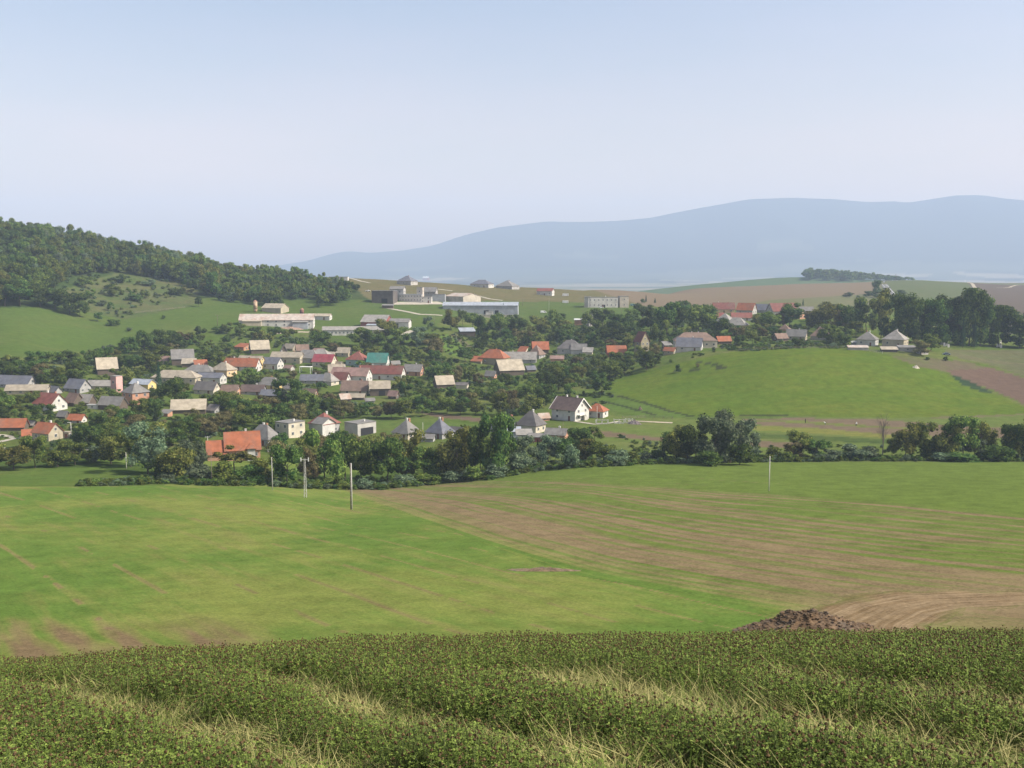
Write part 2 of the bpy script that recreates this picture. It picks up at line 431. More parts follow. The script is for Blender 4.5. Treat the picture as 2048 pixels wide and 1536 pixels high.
paint(D<60,'clover_slope',(.06,.085,.02),(.12,.10,.045),.5,0,1)
str_=(D<18)&(strip_mask(GX,GY)>.4)
paint(str_,'clover_slope',(.20,.18,.06),(.30,.25,.11),.5,0,1)
paint((D>=60)&(D<330),'crop_field',G1,G2,.5,.4,1)
paint((D>=330)&(D<1150),'village_ground',(.13,.20,.038),(.23,.235,.08),.45,.2,1,8)
paint((D>=1150)&(D<6600),'valley_plain',(.12,.18,.06),(.30,.25,.14),.5,.2,.6,3)
paint(D>=6600,'mountains',(.018,.034,.022),(.045,.065,.03),.5,0,.6)
# curved drill rows of the near fields, fitted through rows seen in the photograph
def fit(guides,deg=3):
    P=[];S=[]
    for s,L in guides:
        L=np.array(L,float); t=np.linspace(0,len(L)-1,14)
        for k in t:
            q=ground(np.interp(k,range(len(L)),L[:,0]),np.interp(k,range(len(L)),L[:,1])); P.append((q.x/100,q.y/100)); S.append(s)
    P=np.array(P); M=np.stack([P[:,0]**i*P[:,1]**j for i in range(deg+1) for j in range(deg+1-i)],1)
    c=np.linalg.lstsq(M,np.array(S),rcond=None)[0]
    def f(x,y):
        x=x/100;y=y/100
        return sum(c[k]*x**i*y**j for k,(i,j) in enumerate((i,j) for i in range(deg+1) for j in range(deg+1-i)))
    return f
right_rows=fit([(0,[(720,1000),(850,1040),(1000,1098),(1150,1150),(1350,1185),(1500,1212)]),
 (9,[(735,990),(850,1018),(960,1050),(1050,1082),(1200,1118),(1400,1152),(1600,1190),(1700,1212)]),
 (24,[(850,990),(950,1005),(1050,1028),(1160,1066),(1300,1090),(1600,1135),(1850,1172),(2048,1200)]),
 (45,[(1000,975),(1200,1003),(1500,1047),(1800,1082),(2048,1112)]),
 (80,[(1150,952),(1400,966),(1700,985),(2048,1008)])])
left_rows=fit([(0,[(77,1181),(129,1209),(227,1293)]),(7,[(126,1133),(206,1171),(314,1212),(401,1290)]),(-8,[(0,1185),(20,1225),(60,1300)]),
 (34,[(593,1042),(766,1100),(902,1153),(1060,1205),(1206,1253)]),(52,[(397,974),(587,1019),(760,1068),(900,1110)]),(20,[(300,1050),(450,1100),(560,1140),(700,1200),(850,1270)])],2)
BND=[(640,962),(700,985),(850,1040),(1000,1098),(1150,1150),(1350,1185),(1500,1212),(1600,1262),(1620,1400)]
near=(D>=60)&(D<345)
leftf=near&inpoly(BND+[(-900,1400),(-900,940),(380,966)])
s=left_rows(GX,GY)
cls[leftf]=CL.index('crop_field')
gx=fbm(GX/26,GY/26,12,3)
bb=.46+.34*gx
tram=np.minimum(np.abs(((s+3.6)%7.3)-3.65)/.42,1)
tm=(1-tram)*(fbm(GX/9,GY/9,8,3)>.02)
fr=np.clip((1285-PY)/60,0,1)
base[leftf]=G1; alt[leftf]=G2
kf=np.clip(1-fr,0,1)*np.clip((560-PX)/120,0,1)*1.7
soilmix=np.clip(kf*(.35+1.1*fbm(s/1.1,GY/14,14,3))+tm*.8+.5*np.clip(fbm(s/1.6,(GY-.4*GX)/22,15,4)-.12,0,1),0,1)
alt[leftf]=(np.array(G2)[None]*(1-soilmix[leftf,None])+np.array(SOIL)[None]*soilmix[leftf,None])
bb=bb+soilmix*.55
cov[leftf,0]=bb[leftf]; cov[leftf,1]=.45; cov[leftf,2]=.9
st[leftf,0]=s[leftf]; st[leftf,1]=(GY-.4*GX)[leftf]
rightf=near&~leftf&(PX>600)
s=right_rows(GX,GY)
st[rightf,0]=s[rightf]; st[rightf,1]=(GX+.2*GY)[rightf]
cls[rightf]=CL.index('stubble_field')
kk=np.clip((s+3*fbm(GX/7,GY/7,44,3))/13,0,1)[:,None]
base[rightf]=(np.array(G1)*(1-kk)+np.array((.19,.262,.055))*kk)[rightf]; alt[rightf]=(np.array(G2)*(1-kk**.6)+np.array((.335,.25,.135))*kk**.6)[rightf]
brown=np.interp(s,[-10,0,4,10,18,40,60,80,110],[.2,.3,.52,.62,.55,.50,.40,.25,.18])+.14*fbm(GX/18,GY/18,33,3)+.30*fbm(s/2.2,(GX+.2*GY)/60,36,3)+.12*np.sin(s*2.4+2*fbm(GX/30,GY/30,37,2))
brown=brown+(np.maximum(brown,.60)-brown)*np.clip((PX-1430)/200,0,1)*np.clip((PY-1130)/70,0,1)
brown=brown-.42*np.clip((PX-1700)/350,0,1)*np.clip((1040-PY)/70,0,1)-.15*np.clip((960-PY)/25,0,1)
cov[rightf,0]=brown[rightf]; cov[rightf,1]=.72; cov[rightf,2]=1.0
# wheel tracks fanning out beside the soil heap
wc=[ground(*p) for p in ((1705,1275),(1730,1245),(1785,1218),(1860,1203),(2048,1196),(2300,1192))]
wd=seg_dist(GX,GY,[(a.x,a.y) for a in wc]); hwid=np.interp(PX,[1650,1800,2048],[6.5,5.5,4.0])
wk=(np.clip((hwid-wd)/3.0+.5+.8*fbm(GX/3,GY/5,92,3),0,1)*rightf)[:,None]
base[:]=base*(1-wk)+np.array((.27,.18,.09))*wk; alt[:]=alt*(1-wk)+np.array((.50,.37,.22))*wk
wh_=wk[:,0]>.35; st[wh_,0]=wd[wh_]*2.2; cov[wh_,0]=.5; cov[wh_,1]=.85
# beyond the near crest
def poly(c,pts,a,b,dmin,dmax,bias=.5,w=0.,fine=1.,ang=None):
    paint(inpoly(pts)&(D>=dmin)&(D<dmax),c,a,b,bias,w,fine,ang)
poly('crop_field',[(-900,1000),(-900,930),(0,935),(120,932),(260,942),(330,968),(320,1000)],(.14,.22,.045),(.20,.24,.06),255,320,.45,.2,.8)
BR1=(.25,.19,.125)
W=9000
poly('garden_strip',[(1190,830),(1400,838),(1600,836),(2048,822),(2700,810),(2700,930),(1600,925),(1330,922),(1180,930),(1040,940),(1100,880)],(.17,.24,.055),(.24,.25,.085),318,470,.45,.5,.8,-3)
poly('ploughed_field',[(1480,838),(1600,836),(1750,838),(1900,850),(2100,862),(2100,880),(1850,872),(1700,868),(1500,848)],BR1,(.27,.2,.13),318,470,.5,.6,.6,-6)
poly('garden_strip',[(1500,842),(1600,841),(1700,849),(1850,857),(1850,860),(1700,853),(1600,846)],(.2,.26,.06),(.24,.26,.07),318,470,.5,.4,.8,-6)
poly('ploughed_field',[(1165,862),(1190,860),(1330,876),(1340,884),(1200,872)],(.25,.18,.11),BR1,318,470,.5,.3,.6,-6)
poly('ploughed_field',[(1500,882),(1620,886),(1620,897),(1500,893)],(.25,.18,.10),BR1,318,470,.5,.3,.6,-6)
poly('garden_strip',[(1500,851),(1620,855),(1860,876),(1860,882),(1620,866),(1500,860)],(.24,.28,.06),(.30,.28,.08),318,470,.5,.5,.8,-6)
poly('garden_strip',[(1500,866),(1640,872),(1900,886),(1900,893),(1640,882),(1500,876)],(.08,.13,.04),(.14,.19,.05),318,470,.5,.5,.8,-6)
poly('ploughed_field',[(1700,822),(1850,812),(2048,808),(2048,830),(1900,838),(1760,830)],(.25,.19,.12),(.21,.22,.09),400,480,.5,.6,.6,-6)
poly('village_ground',[(-900,932),(-900,880),(0,905),(300,930),(500,935),(640,950),(980,930),(1040,940),(900,966),(640,975),(330,972),(200,936)],(.10,.16,.035),(.16,.18,.05),262,330,.4,0,1)
poly('garden_strip',[(640,830),(760,822),(900,845),(1000,850),(1000,880),(860,878),(700,860),(600,850)],(.14,.22,.05),(.22,.25,.07),330,520,.45,.7,1,-12)
poly('ploughed_field',[(838,823),(960,836),(970,846),(860,832)],(.24,.17,.12),(.2,.15,.1),330,520,.5,.3,.6)
poly('meadow',[(1190,770),(1290,742),(1400,716),(1470,703),(1600,696),(1700,697),(1790,713),(1860,735),(1900,752),(1960,775),(2048,812),(2200,830),(2048,828),(1800,836),(1560,832),(1380,833),(1300,812)],(.135,.218,.028),(.215,.245,.04),410,600,.45,.5,.9,20)
poly('meadow',[(1240,797),(1300,812),(1390,834),(1300,836),(1210,815)],(.15,.23,.05),(.2,.26,.06),400,560,.4,.2,.7)
for L in ([(1240,793),(1290,806),(1330,820),(1385,833)],[(1215,805),(1260,816),(1310,830)],[(1395,724),(1420,727),(1450,735),(1400,740),(1350,742)],[(1480,832),(1570,830)]):
    q=[ground(*p) for p in L]; d=seg_dist(GX,GY,[(a.x,a.y) for a in q])
    paint(d<1.3,'meadow',(.055,.075,.03),(.09,.10,.045),.5,0,1)
poly('ploughed_field',[(1890,742),(1920,738),(1980,735),(2048,756),(2300,790),(2300,850),(2048,808),(1980,778),(1930,760)],(.20,.135,.10),(.24,.165,.12),440,640,.5,.3,.5,-20)
poly('garden_strip',[(1905,750),(1940,762),(1985,785),(1965,784),(1920,768)],(.045,.085,.045),(.07,.11,.05),440,640,.5,0,1)
poly('ploughed_field',[(1780,712),(1850,716),(1920,722),(1980,735),(1890,742),(1840,735)],(.21,.16,.11),(.19,.21,.08),440,640,.5,.3,.6,-20)
poly('hillside',[(1890,700),(2048,700),(2300,700),(2300,780),(2048,752),(1990,732),(1900,712)],(.17,.2,.08),(.22,.2,.11),470,700,.5,.6,.8,-15)
poly('garden_strip',[(862,676),(895,668),(925,690),(945,716),(905,712),(880,695)],(.17,.27,.05),(.20,.28,.06),560,760,.4,.2,.7)
poly('ploughed_field',[(895,668),(915,670),(952,700),(950,716),(925,690)],(.21,.17,.10),(.2,.2,.09),560,760,.5,.2,.7)
# left meadow and scrub hill
poly('meadow',[(-900,600),(-900,720),(0,716),(120,708),(250,700),(290,668),(400,655),(640,662),(700,700),(860,690),(880,640),(700,600),(560,600),(430,560),(300,520),(0,560)],(.13,.20,.042),(.18,.215,.058),520,950,.42,.2,.7,10)
poly('hillside',[(-900,200),(-900,618),(0,616),(120,612),(210,592),(330,585),(480,600),(560,600),(740,600),(700,570),(560,545),(400,500)],(.075,.12,.035),(.13,.15,.055),600,1300,.4,0,1)
poly('hillside',[(120,612),(90,590),(250,540),(400,570),(390,610),(250,640)],(.12,.175,.05),(.19,.19,.08),600,1300,.5,0,1)
# ridge pasture with dry strips
poly('hillside',[(530,540),(700,548),(900,560),(1130,576),(1300,580),(1300,625),(1050,612),(860,600),(740,600),(700,570),(600,556)],(.16,.18,.065),(.29,.22,.115),740,1400,.5,.75,.7,-4)
poly('hillside',[(530,540),(700,548),(760,555),(560,552)],(.15,.2,.06),(.22,.22,.09),740,1400,.4,.5,.7,-4)
poly('meadow',[(740,600),(860,600),(1050,603),(1170,605),(1290,612),(1290,640),(1050,640),(880,640),(700,615)],(.13,.20,.05),(.17,.21,.06),640,1050,.45,.2,.8)
# brown fields on the right
poly('ploughed_field',[(1180,578),(1400,569),(1600,563),(1760,562),(1760,592),(1690,590),(1600,612),(1400,618),(1290,612)],(.30,.225,.15),(.31,.255,.155),700,2000,.45,.5,.4,14)
poly('stubble_field',[(1500,608),(1540,600),(1740,588),(1760,592),(1740,615),(1640,640)],(.19,.22,.09),(.27,.25,.14),700,1500,.5,.8,.5,62)
poly('meadow',[(1770,562),(1930,556),(1960,585),(1880,600),(1790,596)],(.155,.205,.08),(.2,.21,.10),900,2000,.5,.8,.4,70)
poly('ploughed_field',[(1930,556),(1950,556),(2048,566),(2300,566),(2300,640),(2048,640),(1960,600),(1950,585)],(.22,.165,.13),(.19,.16,.12),700,2000,.5,.6,.4,8)
paint((D>1650)&(D<2700)&(PX>1150)&(PX<1760),'valley_plain',(.13,.20,.085),(.20,.23,.11),.4,.3,.3)
# far plain: pale field strips
pl=(D>2700)&(D<8200)
q=fbm(GX/1500,GY/420,61,3)+.5*fbm(GX/600,GY/160,62,2)
paint(pl&(q>.12),'valley_plain',(.38,.32,.21),(.34,.30,.18),.5,.2,.2)
paint(pl&(q<-.18),'valley_plain',(.05,.08,.035),(.08,.11,.05),.5,.2,.2)
fp=(D>=6600)&(D<9000)&(fbm(GX/800,GY/420,71,3)>.20)
paint(fp,'mountains',(.085,.11,.06),(.13,.14,.08),.5,0,.2)
del D
R,K=len(rowD),len(colU)
ii=np.arange((R-1)*K).reshape(R-1,K)[:,:-1].ravel()
quads=np.stack([ii,ii+1,ii+K+1,ii+K],1)
# normals of the whole sheet, shared across the pieces
Pm=np.stack([GX,GY,GZ],1)
fnrm=np.cross(Pm[quads[:,2]]-Pm[quads[:,0]],Pm[quads[:,3]]-Pm[quads[:,1]])
fnrm/=np.linalg.norm(fnrm,axis=1,keepdims=True)
vn=np.zeros((NP,3))
for k in range(4):
    for ax in range(3): vn[:,ax]+=np.bincount(quads[:,k],weights=fnrm[:,ax],minlength=NP)
vn/=np.linalg.norm(vn,axis=1,keepdims=True)
qc=np.sort(cls[quads],1)[:,1]
for ci,cn in enumerate(CL):
    q=quads[qc==ci]
    if len(q)==0: continue
    ids,inv=np.unique(q.ravel(),return_inverse=True)
    me=bpy.data.meshes.new(cn); nv=len(ids); nf=len(q)
    me.vertices.add(nv); me.vertices.foreach_set('co',Pm[ids].ravel())
    me.loops.add(nf*4); me.loops.foreach_set('vertex_index',inv.astype(np.int32))
    me.polygons.add(nf); me.polygons.foreach_set('loop_start',np.arange(0,nf*4,4,dtype=np.int32))
    me.polygons.foreach_set('use_smooth',np.ones(nf,bool))
    me.update(calc_edges=True)
    me.normals_split_custom_set_from_vertices(vn[ids].tolist())
    for an,arr in (('base',base*ALB),('alt',alt*ALB)):
        a=me.attributes.new(an,'FLOAT_COLOR','POINT'); a.data.foreach_set('color',np.concatenate([arr[ids],np.ones((nv,1))],1).ravel())
    for an,arr in (('cov',cov),('st',st)):
        a=me.attributes.new(an,'FLOAT_VECTOR','POINT'); a.data.foreach_set('vector',arr[ids].ravel())
    o=link(cn,me,LAND); o['kind']='structure'

def ribbon(name,pts,width,mat,lift=.12,kind='structure',step=4.0):
    P=[ground(*p) if len(p)==2 else ground(*p) for p in pts]
    Q=[]
    for a,b in zip(P[:-1],P[1:]):
        n=max(2,int((b-a).length/step))
        for i in range(n): Q.append(a.lerp(b,i/n))
    Q.append(P[-1])
    m=MB(); vs=[]; fs=[]
    for i,q in enumerate(Q):
        t=(Q[min(i+1,len(Q)-1)]-Q[max(i-1,0)]); t.z=0; t.normalize(); nn=Vector((-t.y,t.x,0))
        for sgn in (-1,-.33,.33,1):
            x,y=q.x+nn.x*width/2*sgn,q.y+nn.y*width/2*sgn
            vs.append((x,y,float(zt(x,y))+lift))
    for i in range(len(Q)-1):
        for k in range(3):
            fs.append((i*4+k,i*4+k+1,i*4+k+5,i*4+k+4))
    m.add(vs,fs)
    o=m.build(name,mat); o['kind']=kind
    if kind is None: del o['kind']
    return o
GRAVEL=surf('gravel',(.40,.36,.28),.15,1,.5)
DIRT=surf('dirt_track',(.38,.32,.22),.2,1,.4)
ASPH=surf('asphalt',(.13,.125,.12),.15,1,.5)
LINE=plain('road_paint',(.6,.6,.57))
ribbon('gravel_road',[(-60,868),(0,871),(40,876),(78,883)],3.4,GRAVEL)
ribbon('gravel_road',[(-60,895),(0,884),(30,877)],3.0,GRAVEL)
ribbon('gravel_road',[(128,892),(150,897),(185,902)],2.6,GRAVEL)
ribbon('gravel_yard',[(-40,898),(20,900)],7,GRAVEL)
ribbon('concrete_path',[(1150,843),(1190,849),(1215,847),(1240,843)],2.2,GRAVEL)
ribbon('village_lane',[(1255,842),(1300,844),(1345,846)],3.2,DIRT)
ribbon('farm_track',[(768,615),(800,621),(840,629),(885,631)],4,GRAVEL)
ribbon('farm_track',[(860,577),(905,582)],5,GRAVEL)
ribbon('farm_track',[(955,592),(980,598),(1005,601)],4,GRAVEL)
ribbon('farm_track',[(695,556),(720,562),(740,566)],3.5,GRAVEL)
ribbon('farm_track',[(540,668),(600,664),(640,665)],5,DIRT)
ribbon('concrete_yard',[(783,607),(835,607),(885,606)],14,GRAVEL)
ribbon('concrete_yard',[(795,668),(830,662)],10,GRAVEL)
ribbon('road',[(1769,569),(1772,574),(1785,590)],9,ASPH,.2)
ribbon('road_marking',[(1764,569),(1769,574),(1780,590)],0.45,LINE,.26)
ribbon('road_marking',[(1771.5,569),(1777,574),(1791,590)],0.45,LINE,.26)
ribbon('sand_track',[(1930,558),(1940,566),(1950,576)],5,DIRT,.25)
ribbon('sand_track',[(1995,576),(2020,575),(2060,570)],4,DIRT,.25)

# ------------------------------------------------------------------ buildings
WALL=dict(cream=(.44,.38,.27),white=(.56,.54,.49),grey=(.36,.35,.33),dark=(.10,.085,.075),wood=(.13,.10,.075),brick=(.50,.26,.16),
 peach=(.66,.46,.26),yellow=(.66,.50,.20),blue=(.35,.37,.39),pink=(.62,.36,.32),olive=(.30,.26,.16),red=(.28,.07,.05),beige=(.56,.50,.38),turq=(.30,.42,.40),concrete=(.42,.40,.36),block=(.50,.44,.36))
ROOF=dict(cream=('sheet',(.42,.36,.265)),grey=('sheet',(.20,.19,.175)),dgrey=('sheet',(.13,.12,.115)),beige=('sheet',(.35,.30,.225)),  # cream and grey: same sheeting, sunlit and shaded slope tones put in the colour
 orange=('tile',(.34,.115,.055)),red=('tile',(.25,.085,.065)),crimson=('sheet',(.28,.05,.065)),dred=('tile',(.19,.07,.055)),brown=('tile',(.22,.15,.115)),
 dbrown=('tile',(.115,.08,.072)),pink=('tile',(.30,.19,.16)),green=('sheet',(.055,.19,.155)),white=('sheet',(.55,.55,.53)),blue=('sheet',(.34,.37,.41)),
 rust=('rust',(.46,.40,.34)),slate=('sheet',(.14,.145,.17)),lgrey=('sheet',(.29,.27,.24)))
GLASS=plain('window_glass',(.035,.045,.055),.12,.6); FRAME=plain('window_frame',(.62,.60,.56)); DOORM=plain('door_wood',(.16,.075,.045))
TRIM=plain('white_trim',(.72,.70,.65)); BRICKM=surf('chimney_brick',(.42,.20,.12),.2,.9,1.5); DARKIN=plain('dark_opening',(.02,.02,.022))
CHW=surf('chimney_render',(.66,.64,.58),.12,.9,1.5)
def wallmat(w): return surf('wall_'+w,WALL[w],.10,.9,.35,'wood' if w in('wood',) else 'plain')
def roofmat(r): k,c=ROOF[r]; return surf('roof_'+r,c,.16,.85,.5,k)
def win_mesh():
    m=MB(); m.box(-.5,.5,-.03,.03,0,1,0)
    m.box(-.42,.42,-.05,-.032,.08,.92,1)
    m.box(-.035,.035,-.07,-.045,.08,.92,0)
    me=m.mesh('window'); me.materials.append(FRAME); me.materials.append(GLASS); return me
WIN=win_mesh()
def pane_door():
    m=MB(); m.box(-.5,.5,-.04,.04,0,1); me=m.mesh('door'); me.materials.append(DOORM); return me
DOOR=pane_door()
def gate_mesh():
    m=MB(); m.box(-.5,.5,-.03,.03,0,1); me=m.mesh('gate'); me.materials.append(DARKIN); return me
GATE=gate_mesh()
def slab_from(poly3,th):
    """thick plate from a 3d polygon (list of Vector), thickness along its normal, upwards"""
    n=(poly3[1]-poly3[0]).cross(poly3[2]-poly3[0]).normalized()
    if n.z<0: poly3=poly3[::-1]; n=-n
    k=len(poly3); vs=[tuple(p) for p in poly3]+[tuple(p+n*th) for p in poly3]
    fs=[tuple(range(k))[::-1],tuple(range(k,2*k))]+[(i,(i+1)%k,k+(i+1)%k,k+i) for i in range(k)]
    return vs,fs
def block(root,x0,y0,L,W,h,r,roof,wm,rm,over=.45,hipf=.5,th=.14,mat_gable=None):
    """walls and roof; ridge along local x; y0 is the centre line"""
    hx,hy=L/2,W/2; V=Vector
    m=MB(); b=-2.5
    if roof=='gable':
        vs=[(x0-hx,y0-hy,b),(x0+hx,y0-hy,b),(x0+hx,y0+hy,b),(x0-hx,y0+hy,b),(x0-hx,y0-hy,h),(x0+hx,y0-hy,h),(x0+hx,y0+hy,h),(x0-hx,y0+hy,h),(x0-hx,y0,h+r),(x0+hx,y0,h+r)]
        m.add(vs,[(0,1,5,4),(2,3,7,6),(1,2,6,9,5),(3,0,4,8,7),(0,3,2,1)])
        m.build('wall',wm,root)
        g=MB(); k=r/hy; ov=over
        for sgn in (-1,1):
            P=[V((x0-hx-ov,y0,h+r)),V((x0+hx+ov,y0,h+r)),V((x0+hx+ov,y0+sgn*(hy+ov),h-k*ov)),V((x0-hx-ov,y0+sgn*(hy+ov),h-k*ov))]
            P=[p+V((0,0,.01)) for p in P]
            g.add(*slab_from(P,th))
        # ridge cap
        g.add([(x0-hx-ov,y0-.18,h+r+.06),(x0+hx+ov,y0-.18,h+r+.06),(x0+hx+ov,y0+.18,h+r+.06),(x0-hx-ov,y0+.18,h+r+.06),(x0-hx-ov,y0,h+r+.26),(x0+hx+ov,y0,h+r+.26)],[(0,1,5,4),(3,4,5,2),(0,4,3),(1,2,5)])
        return g.build('roof',rm,root)
    if roof in('hip','pyr'):
        m.box(x0-hx,x0+hx,y0-hy,y0+hy,b,h); m.build('wall',wm,root)
        ri=0.001 if roof=='pyr' else max(.001,hx-hy*2*hipf)
        g=MB(); ox,oy=hx+over,hy+over; e=h-r*over/hy*.6; zz=h+r
        A=[V((x0-ox,y0-oy,e)),V((x0+ox,y0-oy,e)),V((x0+ox,y0+oy,e)),V((x0-ox,y0+oy,e))]
        R0,R1=V((x0-ri,y0,zz)),V((x0+ri,y0,zz))
        for P in ([A[0],A[1],R1,R0],[A[2],A[3],R0,R1],[A[1],A[2],R1],[A[3],A[0],R0]): g.add(*slab_from([p.copy() for p in P],th))
        return g.build('roof',rm,root)
    if roof=='shed':     # falls towards the front
        vs=[(x0-hx,y0-hy,b),(x0+hx,y0-hy,b),(x0+hx,y0+hy,b),(x0-hx,y0+hy,b),(x0-hx,y0-hy,h),(x0+hx,y0-hy,h),(x0+hx,y0+hy,h+r),(x0-hx,y0+hy,h+r)]
        m.add(vs,[(0,1,5,4),(2,3,7,6),(1,2,6,5),(3,0,4,7),(0,3,2,1)]); m.build('wall',wm,root)
        k=r/W; g=MB(); g.add(*slab_from([V((x0-hx-over,y0-hy-over,h-k*over+.01)),V((x0+hx+over,y0-hy-over,h-k*over+.01)),V((x0+hx+over,y0+hy+over,h+r+k*over+.01)),V((x0-hx-over,y0+hy+over,h+r+k*over+.01))],th))
        return g.build('roof',rm,root)
    if roof=='flat':
        m.box(x0-hx,x0+hx,y0-hy,y0+hy,b,h); m.build('wall',wm,root)
        g=MB(); g.box(x0-hx-.15,x0+hx+.15,y0-hy-.15,y0+hy+.15,h+.003,h+.25)
        return g.build('roof',rm,root)
def put_win(root,me,name,x,y,z,w,h,rz):
    o=bpy.data.objects.new(name,me); C.objects.link(o); o.parent=root
    o.location=(x,y,z); o.rotation_euler=(0,0,rz); o.scale=(w,1.6,h); return o
BLD=[]   # label phrase, px, py base, rect
def house(label,short,cat,px,py,L,W,h,r,ang,roof,wall,rf,win=None,chim=1,name=None,D=None,ext=(),gates=(),chm=None,over=.45,hipf=.5,door=True,keep=True):
    """sizes in photograph pixels at the building's distance"""
    g=ground(px,py,D); s=g.y/F
    L,W,h,r=[v*s for v in (L,W,h,r)]
    a=radians(ang)
    dep=(abs(sin(a))*L+abs(cos(a))*W)/2
    cx,cy=g.x*(1+dep/g.y),g.y+dep*.8
    base=min(float(zt(cx,cy)),g.z+.4)
    root=empty(name or 'house',(cx,cy,g.z),a)
    tag(root,label,cat)
    wm=wallmat(wall); rm=roofmat(rf)
    R=block(root,0,0,L,W,h,r,roof,wm,rm,over=over,hipf=hipf)
    for e in ext:   # (dx,dy,L,W,h,r,roof,wall,rf) in fractions of L, W for offset, px for sizes
        eL,eW,eh,er=[v*s for v in e[2:6]]
        block(root,e[0]*L,e[1]*W,eL,eW,eh,er,e[6],wallmat(e[7]),roofmat(e[8]))
    hx,hy=L/2,W/2
    nw=win if win is not None else max(1,int(L/3.6))
    st=2 if h>4.8 else 1
    wh=min(1.25,h*.42)
    for fl in range(st):
        z=(h/st)*fl+(h/st)*.36
        for i in range(nw):
            x=-hx+L*(i+.5)/nw
            if door and fl==0 and i==nw//2 and nw>1: put_win(root,DOOR,'door',x,-hy-.04,0,1.0,min(2.05,h*.8),0)
            else: put_win(root,WIN,'window',x,-hy-.04,z,1.15,wh,0)
        ne=2 if W>6.5 and nw>0 else (1 if nw>0 else 0)
        for sx in (-1,1):
            for i in range(ne):
                y=-hy+W*(i+.5)/ne
                put_win(root,WIN,'window',sx*(hx+.04),y,z,1.15,wh,sx*pi/2)
    if roof=='gable' and nw>0 and r>2.0:
        for sx in (-1,1): put_win(root,WIN,'window',sx*(hx+.04),0,h+r*.18,1.0,min(1.1,r*.4),sx*pi/2)
    for gt in gates:   # (side, position -.5...5, width m, height m)
        sd,pp,gw,gh=gt
        if sd=='f': put_win(root,GATE,'gate',pp*L,-hy-.05,0,gw,gh,0)
        if sd=='r': put_win(root,GATE,'gate',hx+.05,pp*W,0,gw,gh,pi/2)
        if sd=='l': put_win(root,GATE,'gate',-hx-.05,pp*W,0,gw,gh,-pi/2)
    for i in range(chim):
        m=MB(); x=(-.22+.44*i if chim>1 else .12)*L; y=.12*W; zt_=h+r*(1-.24*(1 if roof!='flat' else 0))
        if roof in('hip','pyr'): x*=.35
        tp=h+r*(.93 if roof in('pyr','hip') else 1)+.7; m.box(x-.3,x+.3,y-.3,y+.3,zt_-.6,tp); m.box(x-.37,x+.37,y-.37,y+.37,tp,tp+.15)
        m.build('chimney',chm or (BRICKM if (int(px)+i)%2 else CHW),R)
    w_=(abs(cos(a))*L+abs(sin(a))*W)/2/s
    BLD.append(dict(short=short,px=px,py=py,D=g.y,x0=px-w_,x1=px+w_,y0=py-(h+r)/s,y1=py,keep=keep))
    return root
GL='gable'
# --- far left of the village
house('long dark slate-roofed house at the left edge with a brown gable showing','long slate-roofed house','house',32,777,84,30,9,15,-14,GL,'grey','slate',chim=0)
house('low cream house with pale beige roof in front of the slate-roofed house','low cream house','house',58,789,80,24,9,9,6,GL,'cream','beige',chim=1)
house('blue-grey roofed house with two skylights left of the pink tower','blue-grey roofed house','house',158,786,42,30,10,16,-24,GL,'grey','slate',chim=0)
house('pale grey-roofed barn directly behind the pink tower','pale barn behind the tower','barn',206,780,54,26,9,9,-4,GL,'beige','lgrey',win=0,chim=0)
house('brick house with grey pyramid roof and one sunlit orange-brick face','brick pyramid-roofed house','house',274,812,38,38,27,18,-38,'pyr','brick','grey',win=2,chim=1)
house('yellow-gabled workshop with pale blue roof behind the brick house','yellow-gabled workshop','workshop',288,780,46,24,12,8,-22,GL,'yellow','blue',win=1,chim=0,name='workshop')
house('small grey-roofed wooden barn in front of the brick house','small grey wooden barn','barn',228,821,50,26,12,14,-16,GL,'wood','grey',win=0,chim=0,name='barn')
house('rusty brown-roofed shed between the white-gabled house and the grey barn','rusty brown-roofed shed','shed',151,813,28,24,10,15,-30,GL,'wood','brown',win=0,chim=0,name='shed')
house('grey-roofed shed attached beside the rusty brown-roofed one','grey shed beside the rusty one','shed',176,812,26,22,9,13,-18,GL,'wood','lgrey',win=0,chim=0,name='shed')
house('dark red-roofed house with a white gable and balcony','dark-red-roofed white-gabled house','house',104,823,56,38,15,19,-30,GL,'white','red',chim=2)
house('low white trailer parked beside the small wooden barn','white trailer','trailer',187,818,22,8,8,1,-4,'flat','white','white',win=1,chim=0,name='trailer',door=False)
house('small orange-roofed cottage behind the garden left of the street pole','small orange cottage','cottage',156,846,30,20,7,9,-10,GL,'white','orange',chim=0,name='cottage',win=2)
house('long low barn with weathered orange roof at the left edge','long orange-roofed barn','barn',22,862,64,26,9,14,4,GL,'wood','orange',win=0,chim=0,name='barn')
house('cream house with bright orange roof beside the gravel road','cream orange-roofed roadside house','house',98,882,46,36,17,17,-24,GL,'cream','orange',chim=1)
house('low cream annex wall with red door right of the roadside house','low cream annex','outbuilding',131,876,22,12,11,2,-6,'flat','cream','beige',chim=0,name='outbuilding',win=2)
house('tall barn with bright cream roof and red eaves below the left meadow','tall bright-cream-roofed barn','barn',216,752,38,38,15,20,27,GL,'wood','cream',win=0,chim=0,name='barn')
house('weathered grey-brown barn behind the long hip-roofed house','weathered grey-brown barn','barn',367,731,42,30,14,17,20,GL,'wood','grey',win=0,chim=0,name='barn')
house('small lean-to with pale roof in front of the weathered barn','pale-roofed lean-to','shed',379,735,26,18,8,8,12,'shed','wood','beige',win=0,chim=0,name='shed')
house('long cream house with pale beige hip roof','long hip-roofed cream house','house',356,768,92,34,13,13,-7,'hip','cream','beige',chim=0,win=5)
house('grey hip-roofed house behind the white-ended hall','grey hip-roofed house','house',402,752,60,30,9,12,-8,'hip','grey','grey',chim=2,win=2)
